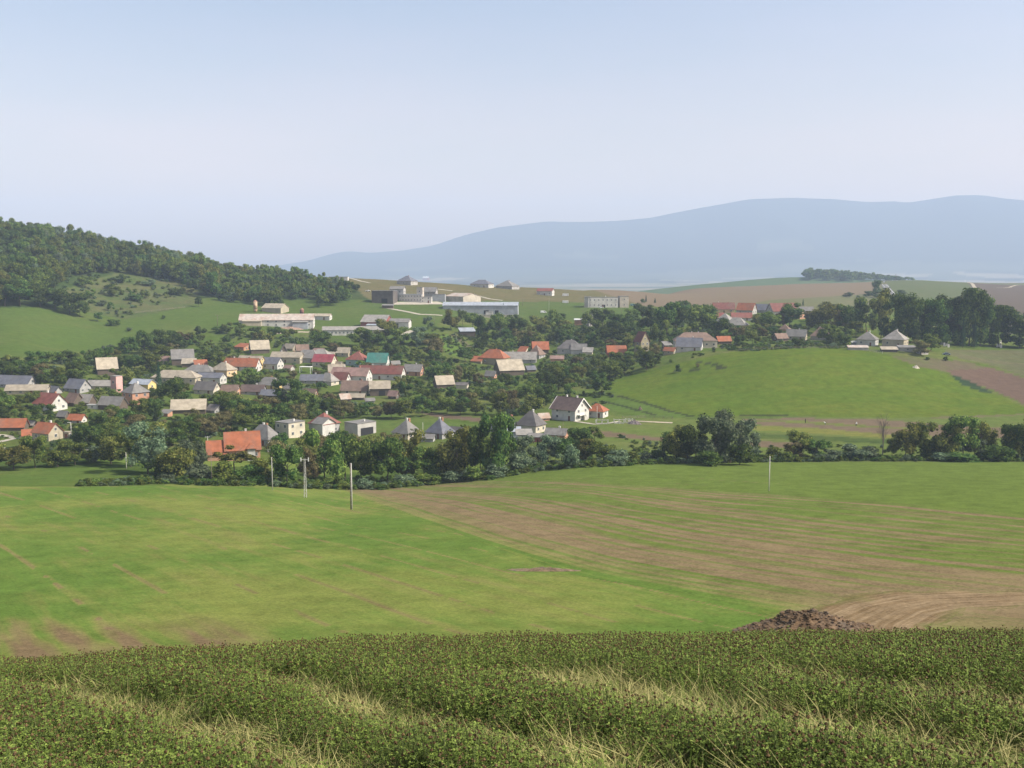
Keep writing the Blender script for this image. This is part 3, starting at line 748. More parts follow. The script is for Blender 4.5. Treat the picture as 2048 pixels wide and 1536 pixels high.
house('grey-roofed hall with bright white end wall','white-ended grey hall','hall',424,768,54,26,13,8,-14,GL,'white','slate',chim=0,win=2,name='hall')
house('peach-fronted house with beige pyramid roof','peach-fronted house','house',450,754,40,30,14,14,-26,'hip','peach','beige',chim=1,win=2)
house('long tile-red roofed house with white gable end in the village centre','long tile-red-roofed house','house',484,742,76,26,10,14,-12,GL,'white','orange',chim=2)
house('bright barn roof seen alone among trees left of the small peaked hut','bright barn roof among the trees','barn',520,708,36,30,10,16,22,GL,'wood','cream',win=0,chim=0,name='barn')
house('narrow steep-roofed hut with white bargeboards','steep peaked hut','hut',568,710,10,16,4,16,-70,GL,'wood','lgrey',win=0,chim=0,name='hut')
house('yellow-gabled house with beige roof behind the tile-red roof','yellow-gabled house','house',504,738,50,24,15,10,-16,GL,'yellow','beige',chim=0,win=3)
house('dark-roofed house with small white gable right of the yellow gable','dark-roofed small white-gabled house','house',546,739,38,24,12,11,-20,GL,'white','slate',chim=0,win=2)
house('cream house with beige roof behind the dark-roofed one','cream beige-roofed house','house',576,727,62,24,13,9,-10,GL,'cream','beige',chim=2,win=3)
house('grey hip-roofed double house below the long cowshed','grey hip-roofed double house','house',618,726,56,34,10,15,-14,'hip','grey','grey',chim=0,win=2,ext=[(.42,.3,44,30,12,14,'hip','grey','lgrey')])
house('small barn with tilted brown roof right of the peaked hut','small tilted brown-roofed barn','barn',605,706,24,18,6,10,18,GL,'wood','brown',win=0,chim=0,name='barn')
house('house with a crimson sheet-metal roof','crimson-roofed house','house',650,735,42,28,12,13,-14,GL,'beige','crimson',chim=0,win=2)
house('small cream cottage standing alone above the crimson roof','small lone cream cottage','cottage',689,714,26,16,9,9,-18,GL,'cream','cream',chim=0,win=1,name='cottage')
house('pale red pyramid-roofed house with turquoise walls','turquoise-walled house','house',717,733,40,30,14,15,-20,'pyr','turq','red',chim=1,win=2)
house('barn-like house with bright turquoise-green metal roof','turquoise-green-roofed house','house',757,736,40,28,12,17,-6,GL,'white','green',chim=0,win=2,ext=[(-.75,-.25,26,16,8,7,'shed','turq','green')])
house('long dark red-roofed house with white gable on its right end','long dark-red-roofed house','house',764,760,92,28,13,14,-12,GL,'white','dred',chim=2,win=5)
house('pinkish-roofed house with three windows in its white gable','pinkish-roofed white-gabled house','house',704,766,78,30,15,14,-16,GL,'white','pink',chim=2,win=3)
house('old beige-roofed house peeping over the pinkish roof','old beige-roofed house','house',674,756,32,20,12,14,12,GL,'grey','beige',chim=0,win=1)
house('small dark red-roofed house with white gable and dark window','small dark-red-roofed house','house',684,768,32,20,9,13,-22,GL,'white','dred',chim=0,win=1)
house('dark grey-roofed row with a white gutter line','dark grey-roofed row','house',626,768,46,22,8,10,-4,GL,'grey','slate',chim=1,win=2)
house('tan hip-roofed cottage right of the dark grey row','tan hip-roofed cottage','cottage',657,771,36,24,9,15,-30,'hip','beige','lgrey',chim=1,win=1,name='cottage')
house('brown-roofed old farmhouse with two chimneys among the orchard trees','brown-roofed old farmhouse','farmhouse',712,790,54,28,10,17,-8,GL,'beige','brown',chim=2,win=2,name='farmhouse')
house('dark wooden barn with beige sheet roof at the orchard edge','dark beige-roofed orchard barn','barn',760,792,40,26,16,13,10,GL,'wood','beige',win=0,chim=0,name='barn',gates=[('f',.1,3,2.6)])
house('tiny beige-roofed shed in front of the old farmhouse','tiny beige-roofed shed','shed',716,800,28,14,6,6,-6,GL,'wood','beige',win=0,chim=0,name='shed')
house('grey-roofed brick cottage right of the long dark red roof','grey-roofed brick cottage','cottage',828,752,36,24,10,12,-14,GL,'brick','grey',chim=1,win=2,name='cottage')
house('old barn with mottled cream roof inside the orchard','mottled cream-roofed orchard barn','barn',888,778,36,28,10,15,20,GL,'wood','cream',win=0,chim=0,name='barn')
house('dark grey-roofed cottage with tan gable in the hollow','tan-gabled cottage in the hollow','cottage',416,790,46,26,11,14,-18,GL,'beige','dgrey',chim=0,win=2,name='cottage')
house('brown-roofed outbuilding beside the tan-gabled cottage','brown-roofed outbuilding','outbuilding',462,790,34,20,8,11,-8,GL,'brick','brown',chim=0,win=1,name='outbuilding')
house('grey hip-roofed cottage with small yellow gable','small yellow-gabled cottage','cottage',541,779,50,28,9,14,-20,'hip','yellow','grey',chim=1,win=2,name='cottage')
house('low dark brown-roofed row left of the mint green tent','low dark brown-roofed row','house',508,790,46,24,8,11,-6,GL,'grey','dbrown',chim=1,win=2)
house('low slate-roofed shed behind the big walnut tree','low slate-roofed shed','shed',548,796,48,22,6,9,-10,GL,'wood','slate',win=0,chim=0,name='shed')
house('small red-brown gambrel-roofed cabin among trees','small red-brown cabin','cabin',621,798,28,18,6,13,-22,GL,'brick','brown',chim=0,win=1,name='cabin')
house('free-standing barn with long bright cream roof near the creek trees','free-standing bright cream-roofed barn','barn',380,828,66,34,10,17,12,GL,'wood','cream',win=0,chim=0,name='barn')
# --- centre
house('orange hip-roofed house with olive walls','orange hip-roofed house','house',989,731,54,32,15,16,-24,'hip','olive','orange',chim=1,win=2,ext=[(-.55,-.55,22,14,8,8,'shed','olive','orange')])
house('long low grey-roofed house right of the orange hip roof','long low grey-roofed house','house',1040,727,66,24,9,13,-6,GL,'grey','lgrey',chim=2,win=3)
house('pyramid-roofed brown cottage behind the low grey house','brown pyramid-roofed cottage','cottage',1073,718,26,26,9,18,-30,'pyr','grey','brown',chim=0,win=1,name='cottage')
house('red-brown barn roof half hidden by tall trees','half-hidden red-brown barn','barn',1080,708,32,24,10,14,6,GL,'wood','orange',win=0,chim=0,name='barn')
house('big barn with brilliant cream roof in the middle of the orchards','brilliant cream-roofed barn','barn',1018,752,52,38,12,19,20,GL,'wood','cream',win=0,chim=0,name='barn')
house('grey hip-roofed house with a smaller grey gable and white base','grey house with a smaller gable','house',1140,708,48,34,11,16,-12,'hip','grey','dgrey',chim=1,win=2,ext=[(.42,-.35,30,18,10,10,'gable','white','grey')])
house('low pink-roofed shed below the smaller grey gable','low pink-roofed shed','shed',1114,722,26,14,5,5,-4,GL,'brick','pink',win=0,chim=0,name='shed')
house('dark red wooden barn with bright orange roof','dark red orange-roofed barn','barn',1232,712,38,24,8,12,4,GL,'red','orange',win=0,chim=0,name='barn')
house('tall ruined brick house with sagging red-brown roof','tall ruined brick house','house',1283,706,20,22,24,18,-56,GL,'olive','dred',win=1,chim=0)
house('long brown hip-roofed manor with two white chimneys','brown hip-roofed manor','manor',1389,696,84,40,15,15,-4,'hip','beige','brown',chim=2,win=6,name='manor',chm=CHW)
house('slate-roofed house with white gable in front of the brown manor','slate-roofed house before the manor','house',1378,703,50,30,10,16,-18,GL,'white','slate',chim=1,win=2)
# --- near the creek
house('large orange-red gabled house at the creek with dark brick gables and a dormer','large orange-red house','house',487,922,68,52,24,31,18,GL,'brick','orange',chim=1,win=4,ext=[(-.72,-.12,40,40,18,22,'gable','brick','orange'),(.24,-.42,15,16,26,9,'hip','white','orange')],chm=CHW)
house('grey hip-roofed house directly behind the large orange-red house','grey house behind the large orange-red one','house',530,893,56,36,16,25,-30,'hip','grey','grey',chim=2,win=2)
house('flat-roofed two-storey house with beige front and grey side','flat beige two-storey house','house',582,876,40,44,30,1,-36,'flat','beige','grey',chim=1,win=2)
house('mansard house with pale red upper roof and grey lower skirts','red mansard house','house',650,872,44,44,24,20,-38,'hip','grey','red',chim=1,win=2,ext=[(.2,-.2,30,34,26,10,'gable','white','grey')])
house('flat-roofed house with a framed white balcony','flat house with framed balcony','house',722,872,40,50,25,1,-40,'flat','concrete','grey',chim=1,win=0,gates=[('r',0,6.5,3.0)])
house('grey pyramid-roofed house with two chimneys left of the creek poplars','left grey pyramid house','house',814,880,42,40,14,24,-36,'pyr','beige','grey',chim=2,win=2)
house('grey pyramid-roofed house hidden behind the tallest creek trees','right grey pyramid house','house',880,878,42,38,13,25,-34,'pyr','grey','slate',chim=2,win=2)
house('low grey-roofed garage between the two pyramid houses','low grey garage','garage',852,884,34,18,8,6,-8,GL,'grey','grey',win=0,chim=0,name='garage')
house('small brown A-frame cottage with white front','brown A-frame cottage','cottage',1019,867,30,24,12,20,-58,GL,'white','dbrown',chim=1,win=1,name='cottage')
house('dark hip-roofed house with tan walls beside the A-frame','dark hip-roofed tan house','house',1062,868,46,40,18,26,-32,'hip','beige','dgrey',chim=1,win=2)
house('white shed with mono-pitch roof in front of the A-frame','white mono-pitch shed','shed',1048,882,30,22,13,7,6,'shed','white','lgrey',win=0,chim=0,name='shed')
house('low pale blue-roofed shed left of the white mono-pitch one','pale blue-roofed shed','shed',1028,876,26,20,13,6,4,'shed','blue','blue',win=0,chim=0,name='shed')
house('low garage row with grey sheet roof and red walls','red-walled garage row','garage',1076,884,36,18,10,4,-6,'shed','red','grey',win=0,chim=0,name='garage')
house('workshop with grey roof, dark red front and tan end wall','grey workshop with tan end wall','workshop',1113,882,42,28,13,10,-18,GL,'brick','grey',win=0,chim=1,name='workshop',chm=CHW)
wh=house('white two-storey house with dark brown roof and gable balcony','white brown-roofed house','house',1140,842,58,50,24,20,-38,GL,'white','dbrown',chim=2,win=2,chm=CHW,over=.8)
house('white bungalow with orange-red hip roof joined behind the white house','orange-red hip-roofed bungalow','bungalow',1194,836,36,30,14,13,-26,'hip','white','orange',chim=0,win=2,name='bungalow')
# --- right hamlet
house('peach house with dark red roof at the far right hamlet edge','dark-red-roofed peach house','house',1446,626,42,22,8,12,-4,GL,'peach','dred',chim=2,win=3)
house('grey-gabled house with bright orange roof','grey-gabled orange-roofed house','house',1492,629,34,24,9,13,-34,GL,'concrete','orange',chim=0,win=2)
house('small slate-roofed house with white dormer in the far hamlet','small slate-roofed hamlet house','house',1524,626,28,20,6,11,-30,GL,'grey','slate',chim=0,win=1)
house('broad dark red-roofed house with grey gable in the far hamlet','broad dark-red-roofed hamlet house','house',1562,630,54,28,8,15,16,GL,'grey','dred',chim=0,win=2)
house('brick-red gabled house right of the broad dark red roof','brick-red gabled hamlet house','house',1594,638,24,18,8,10,-50,GL,'brick','pink',chim=0,win=1)
house('low grey house with flat pitched roof beside the lone spruce','low grey hamlet house','house',1612,626,26,16,5,7,-8,GL,'grey','grey',chim=0,win=1)
house('low pale red-roofed house left of the grey pyramid roofs','low pale-red-roofed house','house',1432,640,28,16,6,8,-4,GL,'brick','red',chim=0,win=1)
house('grey pyramid-roofed house in the second hamlet row','grey pyramid hamlet house','house',1449,648,30,28,7,14,-34,'pyr','grey','lgrey',chim=0,win=1)
house('long low house with two dormers and a pale red roof','long pale-red-roofed house','house',1482,641,40,18,6,9,-4,GL,'white','red',chim=0,win=2)
house('yellow-walled house with grey hip roof','yellow grey-hip-roofed house','house',1472,660,42,28,10,14,-28,'hip','yellow','lgrey',chim=0,win=3)
house('small brown pyramid-roofed cabin above the orchard','brown pyramid-roofed cabin','cabin',1569,664,18,16,6,9,-30,'pyr','brick','brown',chim=0,win=0,name='cabin')
house('grey-roofed house with sunlit cream gable above the green meadow','cream-gabled grey-roofed house','house',1592,681,38,22,9,12,-26,GL,'cream','grey',chim=1,win=2)
house('tan hip-roofed house with two rooftop chimneys above the green meadow','tan hip-roofed meadow house','house',1640,681,34,30,9,17,-30,'hip','grey','brown',chim=2,win=1)
house('white house with grey pyramid roof above the green meadow','white grey-pyramid house','house',1733,692,36,34,13,15,-30,'pyr','white','grey',chim=2,win=2)
house('beige house with light grey pyramid roof, the taller of the meadow-top pair','taller beige pyramid house','house',1788,694,42,38,15,18,-34,'pyr','cream','lgrey',chim=1,win=2)
house('open lean-to with bright cream roof in front of the taller pyramid house','bright cream lean-to','shed',1777,704,30,16,5,4,-8,'shed','dark','cream',win=0,chim=0,name='shed')
house('long grey-roofed shed right of the bright cream lean-to','long grey shed','shed',1812,703,32,16,8,3,-6,'shed','concrete','grey',win=1,chim=0,name='shed')
house('low rusty-roofed shed left of the pyramid houses','low rusty-roofed shed','shed',1715,700,38,12,5,3,-4,'shed','concrete','rust',win=0,chim=0,name='shed')
house('small shed with bright white roof beside the white pyramid house','small white-roofed shed','shed',1711,690,16,10,5,2,-4,'shed','blue','white',win=0,chim=0,name='shed')
house('pale flat-fronted building between the tall trees at the right edge','pale building between the tall trees','building',2019,668,16,14,30,2,-20,'flat','cream','lgrey',chim=0,win=1,name='building')
# --- farm on the hillside
house('long cream cattle barn with whitish roof and a rusty roof patch','long rusty-patched cattle barn','barn',556,654,146,34,14,11,5,GL,'white','rust',win=9,chim=0,name='barn',door=False,gates=[('l',0,6,3.6)],ext=[(.33,-.62,30,10,10,2,'shed','blue','lgrey'),(-.32,-.6,36,8,12,2,'shed','cream','cream')])
house('small cream barn with pale roof above the long cattle barn','small cream hillside barn','barn',552,626,44,30,10,8,-20,GL,'cream','cream',win=0,chim=0,name='barn')
house('low broken-roofed white farm building right of the cattle barn','low white broken-roofed farm building','farm building',640,640,46,16,8,4,-8,GL,'white','cream',win=2,chim=0,name='farm_building',ext=[(-.35,.9,34,14,6,4,'gable','white','cream')])
house('long low cowshed with a row of small windows and grey-white roof','long low cowshed','cowshed',708,671,122,26,11,6,7,GL,'white','lgrey',win=16,chim=0,name='cowshed',door=False,gates=[('l',-.2,2.4,2.6),('l',.2,2.4,2.6)])
house('dark red-ended barn with weathered grey roof behind the cowshed','dark red-ended barn','barn',755,656,52,46,12,13,-14,GL,'red','lgrey',win=0,chim=0,name='barn',ext=[(.25,-.62,46,8,6,2,'shed','white','blue')])
house('white-walled store with dark doorway right of the dark red-ended barn','white store with dark doorway','store',801,657,40,24,13,6,-8,GL,'white','grey',win=0,chim=0,name='store',gates=[('f',-.1,2.2,3.6)])
house('dark brick factory block with rusty door at the left of the works','dark brick factory block','factory',770,607,44,32,25,3,-10,'flat','dark','grey',win=0,chim=0,name='factory',gates=[('f',.1,5,4)])
house('pale two-storey works building with wide windows','pale works building','factory',796,600,28,20,22,5,-8,GL,'concrete','grey',win=2,chim=0,name='factory')
house('low grey glazed works wing between the two works towers','low glazed works wing','factory',822,604,46,18,15,3,-2,'flat','grey','blue',win=8,chim=0,name='factory',door=False)
house('slim pale works tower','slim works tower','tower',841,604,12,12,29,1,-10,'flat','block','grey',win=1,chim=0,name='tower',door=False)
house('pale gabled works hall behind the slim tower','pale gabled works hall','factory',860,598,28,18,15,8,-10,GL,'concrete','grey',win=3,chim=0,name='factory')
house('small white works office with broken windows','small white works office','office',852,606,24,12,12,1,-4,'flat','white','lgrey',win=2,chim=0,name='office')
house('grey works store left of the pale-gabled hall','grey works store','store',878,603,26,14,14,2,-4,'flat','blue','grey',win=0,chim=0,name='store')
house('hall with pale block gable and rust-streaked roof','pale-gabled rust-roofed hall','hall',926,608,52,50,15,6,-42,GL,'block','rust',win=0,chim=0,name='hall')
house('very long steel hall with light blue-grey roof','very long steel hall','hall',962,628,150,34,17,6,-3,GL,'blue','blue',win=0,chim=0,name='hall',gates=[('l',0,5,3.6),('f',.08,4,3),('f',.22,3,3)])
house('low pale annex with small white hut in front of the steel hall','low pale annex before the steel hall','annex',990,637,76,10,7,1,-2,'flat','beige','lgrey',win=1,chim=0,name='annex',ext=[(-.15,.2,14,9,13,1,'flat','white','lgrey')])
house('long white unfinished wall block on the ridge skyline','white block on the ridge','building',678,563,38,8,9,1,-6,'flat','white','lgrey',win=0,chim=0,name='building',door=False)
house('dark hip-roofed house on the ridge left of the red hut','left dark ridge house','house',815,570,32,28,8,10,-24,'hip','concrete','slate',win=1,chim=1)
house('tiny red hut with white roof on the ridge skyline','tiny red ridge hut','hut',852,561,12,9,5,3,-6,GL,'red','white',win=0,chim=0,name='hut')
house('hip-roofed ridge house with slate roof and white wall','middle white-walled ridge house','house',964,575,40,26,7,8,-22,'hip','white','slate',win=2,chim=0)
house('pyramid-roofed grey ridge house, rightmost of the dark-roofed three','pyramid-roofed ridge house','house',1015,578,38,30,6,11,-30,'pyr','grey','grey',win=1,chim=1)
house('white ridge house with red roof and three dark windows','red-roofed white ridge house','house',1091,591,32,16,9,5,-20,GL,'white','red',win=3,chim=0)
house('plain two-storey office block with rows of windows','two-storey office block','office block',1204,615,60,22,20,1,4,'flat','white','grey',win=7,chim=1,name='office_block',chm=CHW,gates=[('f',.02,3,2.5)])
house('tall square end block joined to the office, with two windows','square end block','office block',1246,615,18,26,22,1,4,'flat','block','grey',win=1,chim=0,name='office_block',door=False)
house('grey stair block at the left end of the office','grey office stair block','office block',1175,615,12,22,21,1,-8,'flat','concrete','grey',win=0,chim=0,name='office_block',door=False)
house('brick shed with white roof between trees below the office block','white-roofed brick shed','shed',1158,650,18,12,10,2,-4,'shed','brick','white',win=0,chim=0,name='shed')
house('grey steep-gabled house below the office block','grey steep-gabled house','house',1178,653,18,18,12,13,-50,GL,'concrete','grey',win=1,chim=0)
house('old shed with slanting pale blue roof at the orchard top','slanting blue-roofed shed','shed',934,671,30,22,8,6,14,'shed','wood','blue',win=0,chim=0,name='shed')
house('small dark hut beside the farm track','small dark track hut','hut',776,617,22,8,6,2,-4,'shed','wood','grey',win=0,chim=0,name='hut')

# details of the white house: bargeboards, stair, balcony
def dims(root):
    w=[c for c in root.children if c.name.startswith('wall')][0].data
    xs=[v.co.x for v in w.vertices]; ys=[v.co.y for v in w.vertices]; zs=[v.co.z for v in w.vertices]
    return max(xs),max(ys),max(zs)
hx,hy,hz=dims(wh)
wallz=sorted(set(round(v.co.z,3) for v in [c for c in wh.children if c.name.startswith('wall')][0].data.vertices))[1]
for sx in (-1,1):
    for sy in (-1,1):
        m=MB(); k=(hz-wallz)/hy; ov=.8; x=sx*(hx+ov+.03)
        p=Vector((x,0,hz+.12)); q=Vector((x,sy*(hy+ov),wallz-k*ov+.05))
        m.add([(x-.06,p.y,p.z-.25),(x+.06,p.y,p.z-.25),(x+.06,q.y,q.z-.25),(x-.06,q.y,q.z-.25),(x-.06,p.y,p.z+.2),(x+.06,p.y,p.z+.2),(x+.06,q.y,q.z+.2),(x-.06,q.y,q.z+.2)],
              [(0,3,2,1),(4,5,6,7),(0,1,5,4),(1,2,6,5),(2,3,7,6),(3,0,4,7)])
        m.build('bargeboard',TRIM,wh)
m=MB(); m.box(hx+.02,hx+1.6,-hy*.75,-hy*.1,wallz*.48,wallz*.53); m.box(hx+1.5,hx+1.58,-hy*.75,-hy*.1,wallz*.53,wallz*.53+.9); m.build('balcony',TRIM,wh)
m=MB()
for i in range(7): m.box(hx+.3,hx+1.5,-hy*.05+i*.32,-hy*.05+i*.32+.32,0,wallz*.5-i*.36 if wallz*.5-i*.36>.1 else .1)
m.build('stair',surf('stair_concrete',(.5,.47,.4)),wh)

# pink concrete tower, farm silos, tent, tanks, poles, small things
def place(name,label,cat,px,py,ang=0,D=None,group=None):
    g=ground(px,py,D); r=empty(name,g,radians(ang)); tag(r,label,cat,group); return r,g.y/F
r_,s=place('tower','tall pink rendered tower with flat top among the low houses','tower',234,786,-28)
m=MB(); w=8*s; m.box(-w,w,-w,w,-2,34*s); m.build('wall',wallmat('pink'),r_)
m=MB(); m.box(-w-.1,w+.1,-w-.1,w+.1,34*s+.003,34*s+.25); m.build('roof',roofmat('lgrey'),r_)
put_win(r_,WIN,'window',0,-w-.04,20*s,1,1.2,0)
BLD.append(dict(short='pink tower',px=234,py=786,D=ground(234,786).y,x0=226,x1=243,y0=751,y1=786,keep=True))
for (px,py,hh,lab) in ((511,624,21,'rust-stained cream silo left of the small cream barn'),(604,632,13,'short dark rusty silo behind the cattle barn')):
    r_,s=place('silo',lab,'silo',px,py)
    m=MB(); R0=4*s; m.tube((0,0,hh*s*.25),(0,0,hh*s),R0,R0,14); m.tube((0,0,0),(0,0,hh*s*.25),R0*.35,R0,14); m.build('tank',surf('silo_cream' if px<600 else 'silo_dark',(.5,.36,.24) if px<600 else (.14,.07,.06),.2,.8,.6,'rust'),r_,True)
    m=MB(); m.tube((0,0,hh*s+.02),(0,0,hh*s+1.1),R0*1.05,R0*.2,14); m.build('cap',surf('silo_cap',(.35,.2,.14)),r_)
    for k in range(4):
        m=MB(); a=k*pi/2+.6; m.tube((R0*cos(a),R0*sin(a),-.5),(R0*cos(a),R0*sin(a),hh*s*.3),.09,.09,5); m.build('leg',plain('rust_steel',(.2,.1,.07)),r_)
r_,s=place('tent','mint green garden tent with pointed top','tent',520,787,-10)
m=MB(); w=6*s; m.add([(-w,-w,5*s),(w,-w,5*s),(w,w,5*s),(-w,w,5*s),(0,0,14*s)],[(0,1,4),(1,2,4),(2,3,4),(3,0,4),(0,3,2,1)]); m.build('canopy',plain('mint_canvas',(.30,.62,.46)),r_)
for sx in (-1,1):
    for sy in (-1,1):
        m=MB(); m.tube((sx*w*.96,sy*w*.96,-.3),(sx*w*.96,sy*w*.96,5*s),.06,.06,5); m.build('leg',TRIM,r_)
r_,s=place('carport','white-framed flat carport behind the dark grey row','carport',612,745,-8)
m=MB(); m.box(-12*s,12*s,-6*s,6*s,11*s,12*s); m.build('roof',TRIM,r_)
for sx in (-1,1):
    for sy in (-1,1):
        m=MB(); m.box(sx*11*s-.12,sx*11*s+.12,sy*5.5*s-.12,sy*5.5*s+.12,-.5,11*s); m.build('post',TRIM,r_)
for (px,py,lab) in ((1131,592,'upper white container below the red-roofed ridge house'),(1131,606,'lower white container near the steel mast')):
    r_,s=place('container',lab,'container',px,py)
    m=MB(); m.box(-6*s,6*s,-2.5*s,2.5*s,.2,5*s); m.build('body',surf('container_white',(.6,.6,.57),.1,.7,.6,'sheet'),r_)
    m=MB(); m.box(-6*s,6*s,-2.6*s,2.6*s,0,.19); m.build('base',plain('grey_base',(.2,.2,.2)),r_)
# cars and vans
def car(label,px,py,col,ang=0,van=False,D=None):
    r_,s=place('van' if van else 'car',label,'van' if van else 'car',px,py,ang,D)
    body=plain('car_paint_%d'%int(col[0]*100+col[2]*10),col,.3,.5)
    m=MB()
    if van: pts=[(-2.4,.35),(-2.4,1.95),(1.2,2.0),(1.9,1.15),(2.45,.95),(2.45,.35)]
    else: pts=[(-2.05,.32),(-2.1,.85),(-1.25,.95),(-.8,1.4),(.55,1.42),(1.15,.95),(2.05,.8),(2.1,.32)]
    n=len(pts); W2=.88
    m.add([(x,-W2,z) for x,z in pts]+[(x,W2,z) for x,z in pts],[tuple(range(n)),tuple(range(2*n-1,n-1,-1))]+[(i,i+n,(i+1)%n+n,(i+1)%n) for i in range(n)])
    m.build('body',body,r_)
    m=MB()
    for sy in (-1,1):
        q=[(-1.1,.97),(-.72,1.34),(.5,1.36),(1.0,.97)] if not van else [(.2,1.2),(.2,1.8),(1.1,1.8),(1.65,1.2)]
        m.add([(x,sy*(W2+.012),z) for x,z in q],[(0,1,2,3)])
    m.build('window',GLASS,r_)
    for x in (-1.3,1.35):
        for sy in (-1,1):
            m=MB(); m.tube((x,sy*.72,.32),(x,sy*.92,.32),.32,.32,12); m.build('wheel',plain('tyre',(.02,.02,.02)),r_)
    return r_
car('small white car parked on the hillside track left of the works',736,583,(.75,.75,.74))
car('white van parked in front of the steel hall annex',1087,626,(.75,.75,.74),5,True)
car('pale car parked outside the office block entrance',1202,616,(.6,.62,.62),8)
car('blue-green van standing right of the square end block',1266,612,(.15,.30,.32),-10,True)
car('white van on the straight road beyond the tall trees',1768,565,(.80,.82,.84),80,True)
car('dark car on the straight road beyond the tall trees',1779,576,(.06,.05,.05),80)
car('blue car parked beside the small garden right of the pyramid houses',1893,710,(.20,.25,.33),-15)
# concrete wall frames of a new garden wall
for (px,py,wd,lab) in ((1204,848,24,'pale green concrete garden wall section left of the gateway'),(1238,847,20,'white concrete frame wall section with two openings in the middle'),(1258,846,14,'white concrete frame wall section nearest the rubble heap')):
    r_,s=place('garden_wall',lab,'wall',px,py,-4)
    cm=surf('garden_wall_concrete',(.62,.60,.54),.12,.9,1)
    w=wd*s/2
    m=MB(); m.box(-w,w,-.15,.15,-.4,.35); m.build('plinth',cm,r_)
    for i in range(3):
        x=-w+w*i
        m=MB(); m.box(x-.2,x+.2,-.2,.2,.352,1.8); m.build('post',cm,r_)
    m=MB(); m.box(-w+.2,-.2,-.1,.1,1.5,1.7); m.box(.2,w-.2,-.1,.1,1.5,1.7); m.build('rail',cm,r_)
def heap(name,label,cat,px,py,w,h,col,seed,D=None,n=0,dep=None,part='clods'):
    g=ground(px,py,D); s=g.y/F; w=w*s/2; h=h*s; dp=(dep or .6)*w
    N=40; M=14; vs=[];fs=[]
    for j in range(M+1):
        t=j/M
        for i in range(N):
            a=2*pi*i/N; rr=t*(1+.16*vnoise(np.array(cos(a)*2+seed),np.array(sin(a)*2.))) 
            x,y=w*rr*cos(a),dp*rr*sin(a)
            nz=float(fbm(np.array(x*1.1/max(w,1)*4+seed),np.array(y*4/max(w,1)),seed,4))
            nz2=float(fbm(np.array(x*1.7+seed),np.array(y*1.7),seed+5,3))
            z=h*(1-t**1.5)**1.2*(.85+.45*nz)+h*.22*nz2*(1-t**3)
            gx,gy=g.x+x,g.y+dp*.9+y
            vs.append((x,y+dp*.9,float(zt(gx,gy))-g.z+(z if t<.99 else -.2)))
    for j in range(M):
        for i in range(N): fs.append((j*N+i,j*N+(i+1)%N,(j+1)*N+(i+1)%N,(j+1)*N+i))
    root=empty(name,g); tag(root,label,cat)
    mt=surf(name+'_soil_%d'%seed,col,.3,1,1.2)
    m=MB(); m.add(vs,fs); o=m.build('mound',mt,root)
    if n:
        rr=random.Random(seed); m=MB()
        for k in range(n):
            v=vs[rr.randrange(0,(M-1)*N)]; q=rr.uniform(.02,.15)*h*.45
            p=[(q*rr.uniform(.6,1.3)*a_,q*rr.uniform(.6,1.3)*b_,q*rr.uniform(.5,1.1)*c_) for a_,b_,c_ in ((1,0,0),(-1,0,0),(0,1,0),(0,-1,0),(0,0,1),(0,0,-1),)]
            m.add([(v[0]+a_+rr.uniform(-.2,.2),v[1]+b_+rr.uniform(-.2,.2),v[2]+c_+q*.3) for a_,b_,c_ in p],[(0,2,4),(2,1,4),(1,3,4),(3,0,4),(2,0,5),(1,2,5),(3,1,5),(0,3,5)])
        c=m.build(part,mt,root); c['kind']='stuff'
    return root
heap('soil_heap','big heap of dug brown soil at the lower edge of the brown field','soil heap',1622,1264,330,38,(.145,.092,.05),3,n=1500,dep=.34)
heap('soil_heap','low flat pile of grey straw and soil in the middle of the brown field','soil heap',1085,1143,165,6,(.19,.13,.075),9,n=260,dep=.22)
heap('rubble_heap','dark rubble heap beside the white frame wall','rubble heap',1270,849,28,9,(.16,.13,.13),11,n=60)
heap('manure_heap','round brown hay heap standing in the meadow right of the bungalow','hay heap',1281,820,10,8,(.17,.12,.085),13,n=20)
heap('stone_heap','pale heap of stones at the top right of the green meadow','stone heap',1834,737,17,5,(.50,.45,.36),17,n=24)
heap('soil_heap','sandy brown heap beside the long cattle barn','soil heap',580,659,46,4,(.33,.22,.16),19,n=40)
# poles
WOODP=plain('pole_wood',(.16,.13,.10)); CONCP=plain('pole_concrete',(.50,.48,.43))
INS=plain('insulator',(.5,.5,.5))
def pole(label,px,py,hpx,conc=True,arm=True,rad=.17,double=False,D=None,lamp=False):
    r_,s=place('utility_pole',label,'utility pole',px,py,0,D); h=hpx*s
    mt=CONCP if conc else WOODP
    if double:
        for sx in (-1,1):
            m=MB(); m.tube((sx*.13,0,-1),(sx*.10,0,h),rad,rad*.7,8); m.build('shaft',mt if sx>0 else WOODP,r_,True)  # left shaft takes the dark tone: the pole's shaded side put into colour
        for k in range(9):
            m=MB(); m.box(-.14,.14,-.09,.09,h*(k+1)/10,h*(k+1)/10+.12); m.build('rung',mt,r_)
    else:
        m=MB(); m.tube((0,0,-1),(0,0,h),rad,rad*.6,8); m.build('shaft',mt,r_,True)
    if arm:
        m=MB(); m.box(-.9,.9,-.06,.06,h-.35,h-.2); m.build('crossarm',mt,r_)
        for x in (-.8,0,.8):
            m=MB(); m.tube((x,0,h-.2),(x,0,h+.08),.06,.05,6); m.build('insulator',INS,r_)
    if lamp:
        m=MB(); m.box(-1.2,0,-.12,.12,h-.15,h+.02); m.build('lamp',TRIM,r_)
    return r_
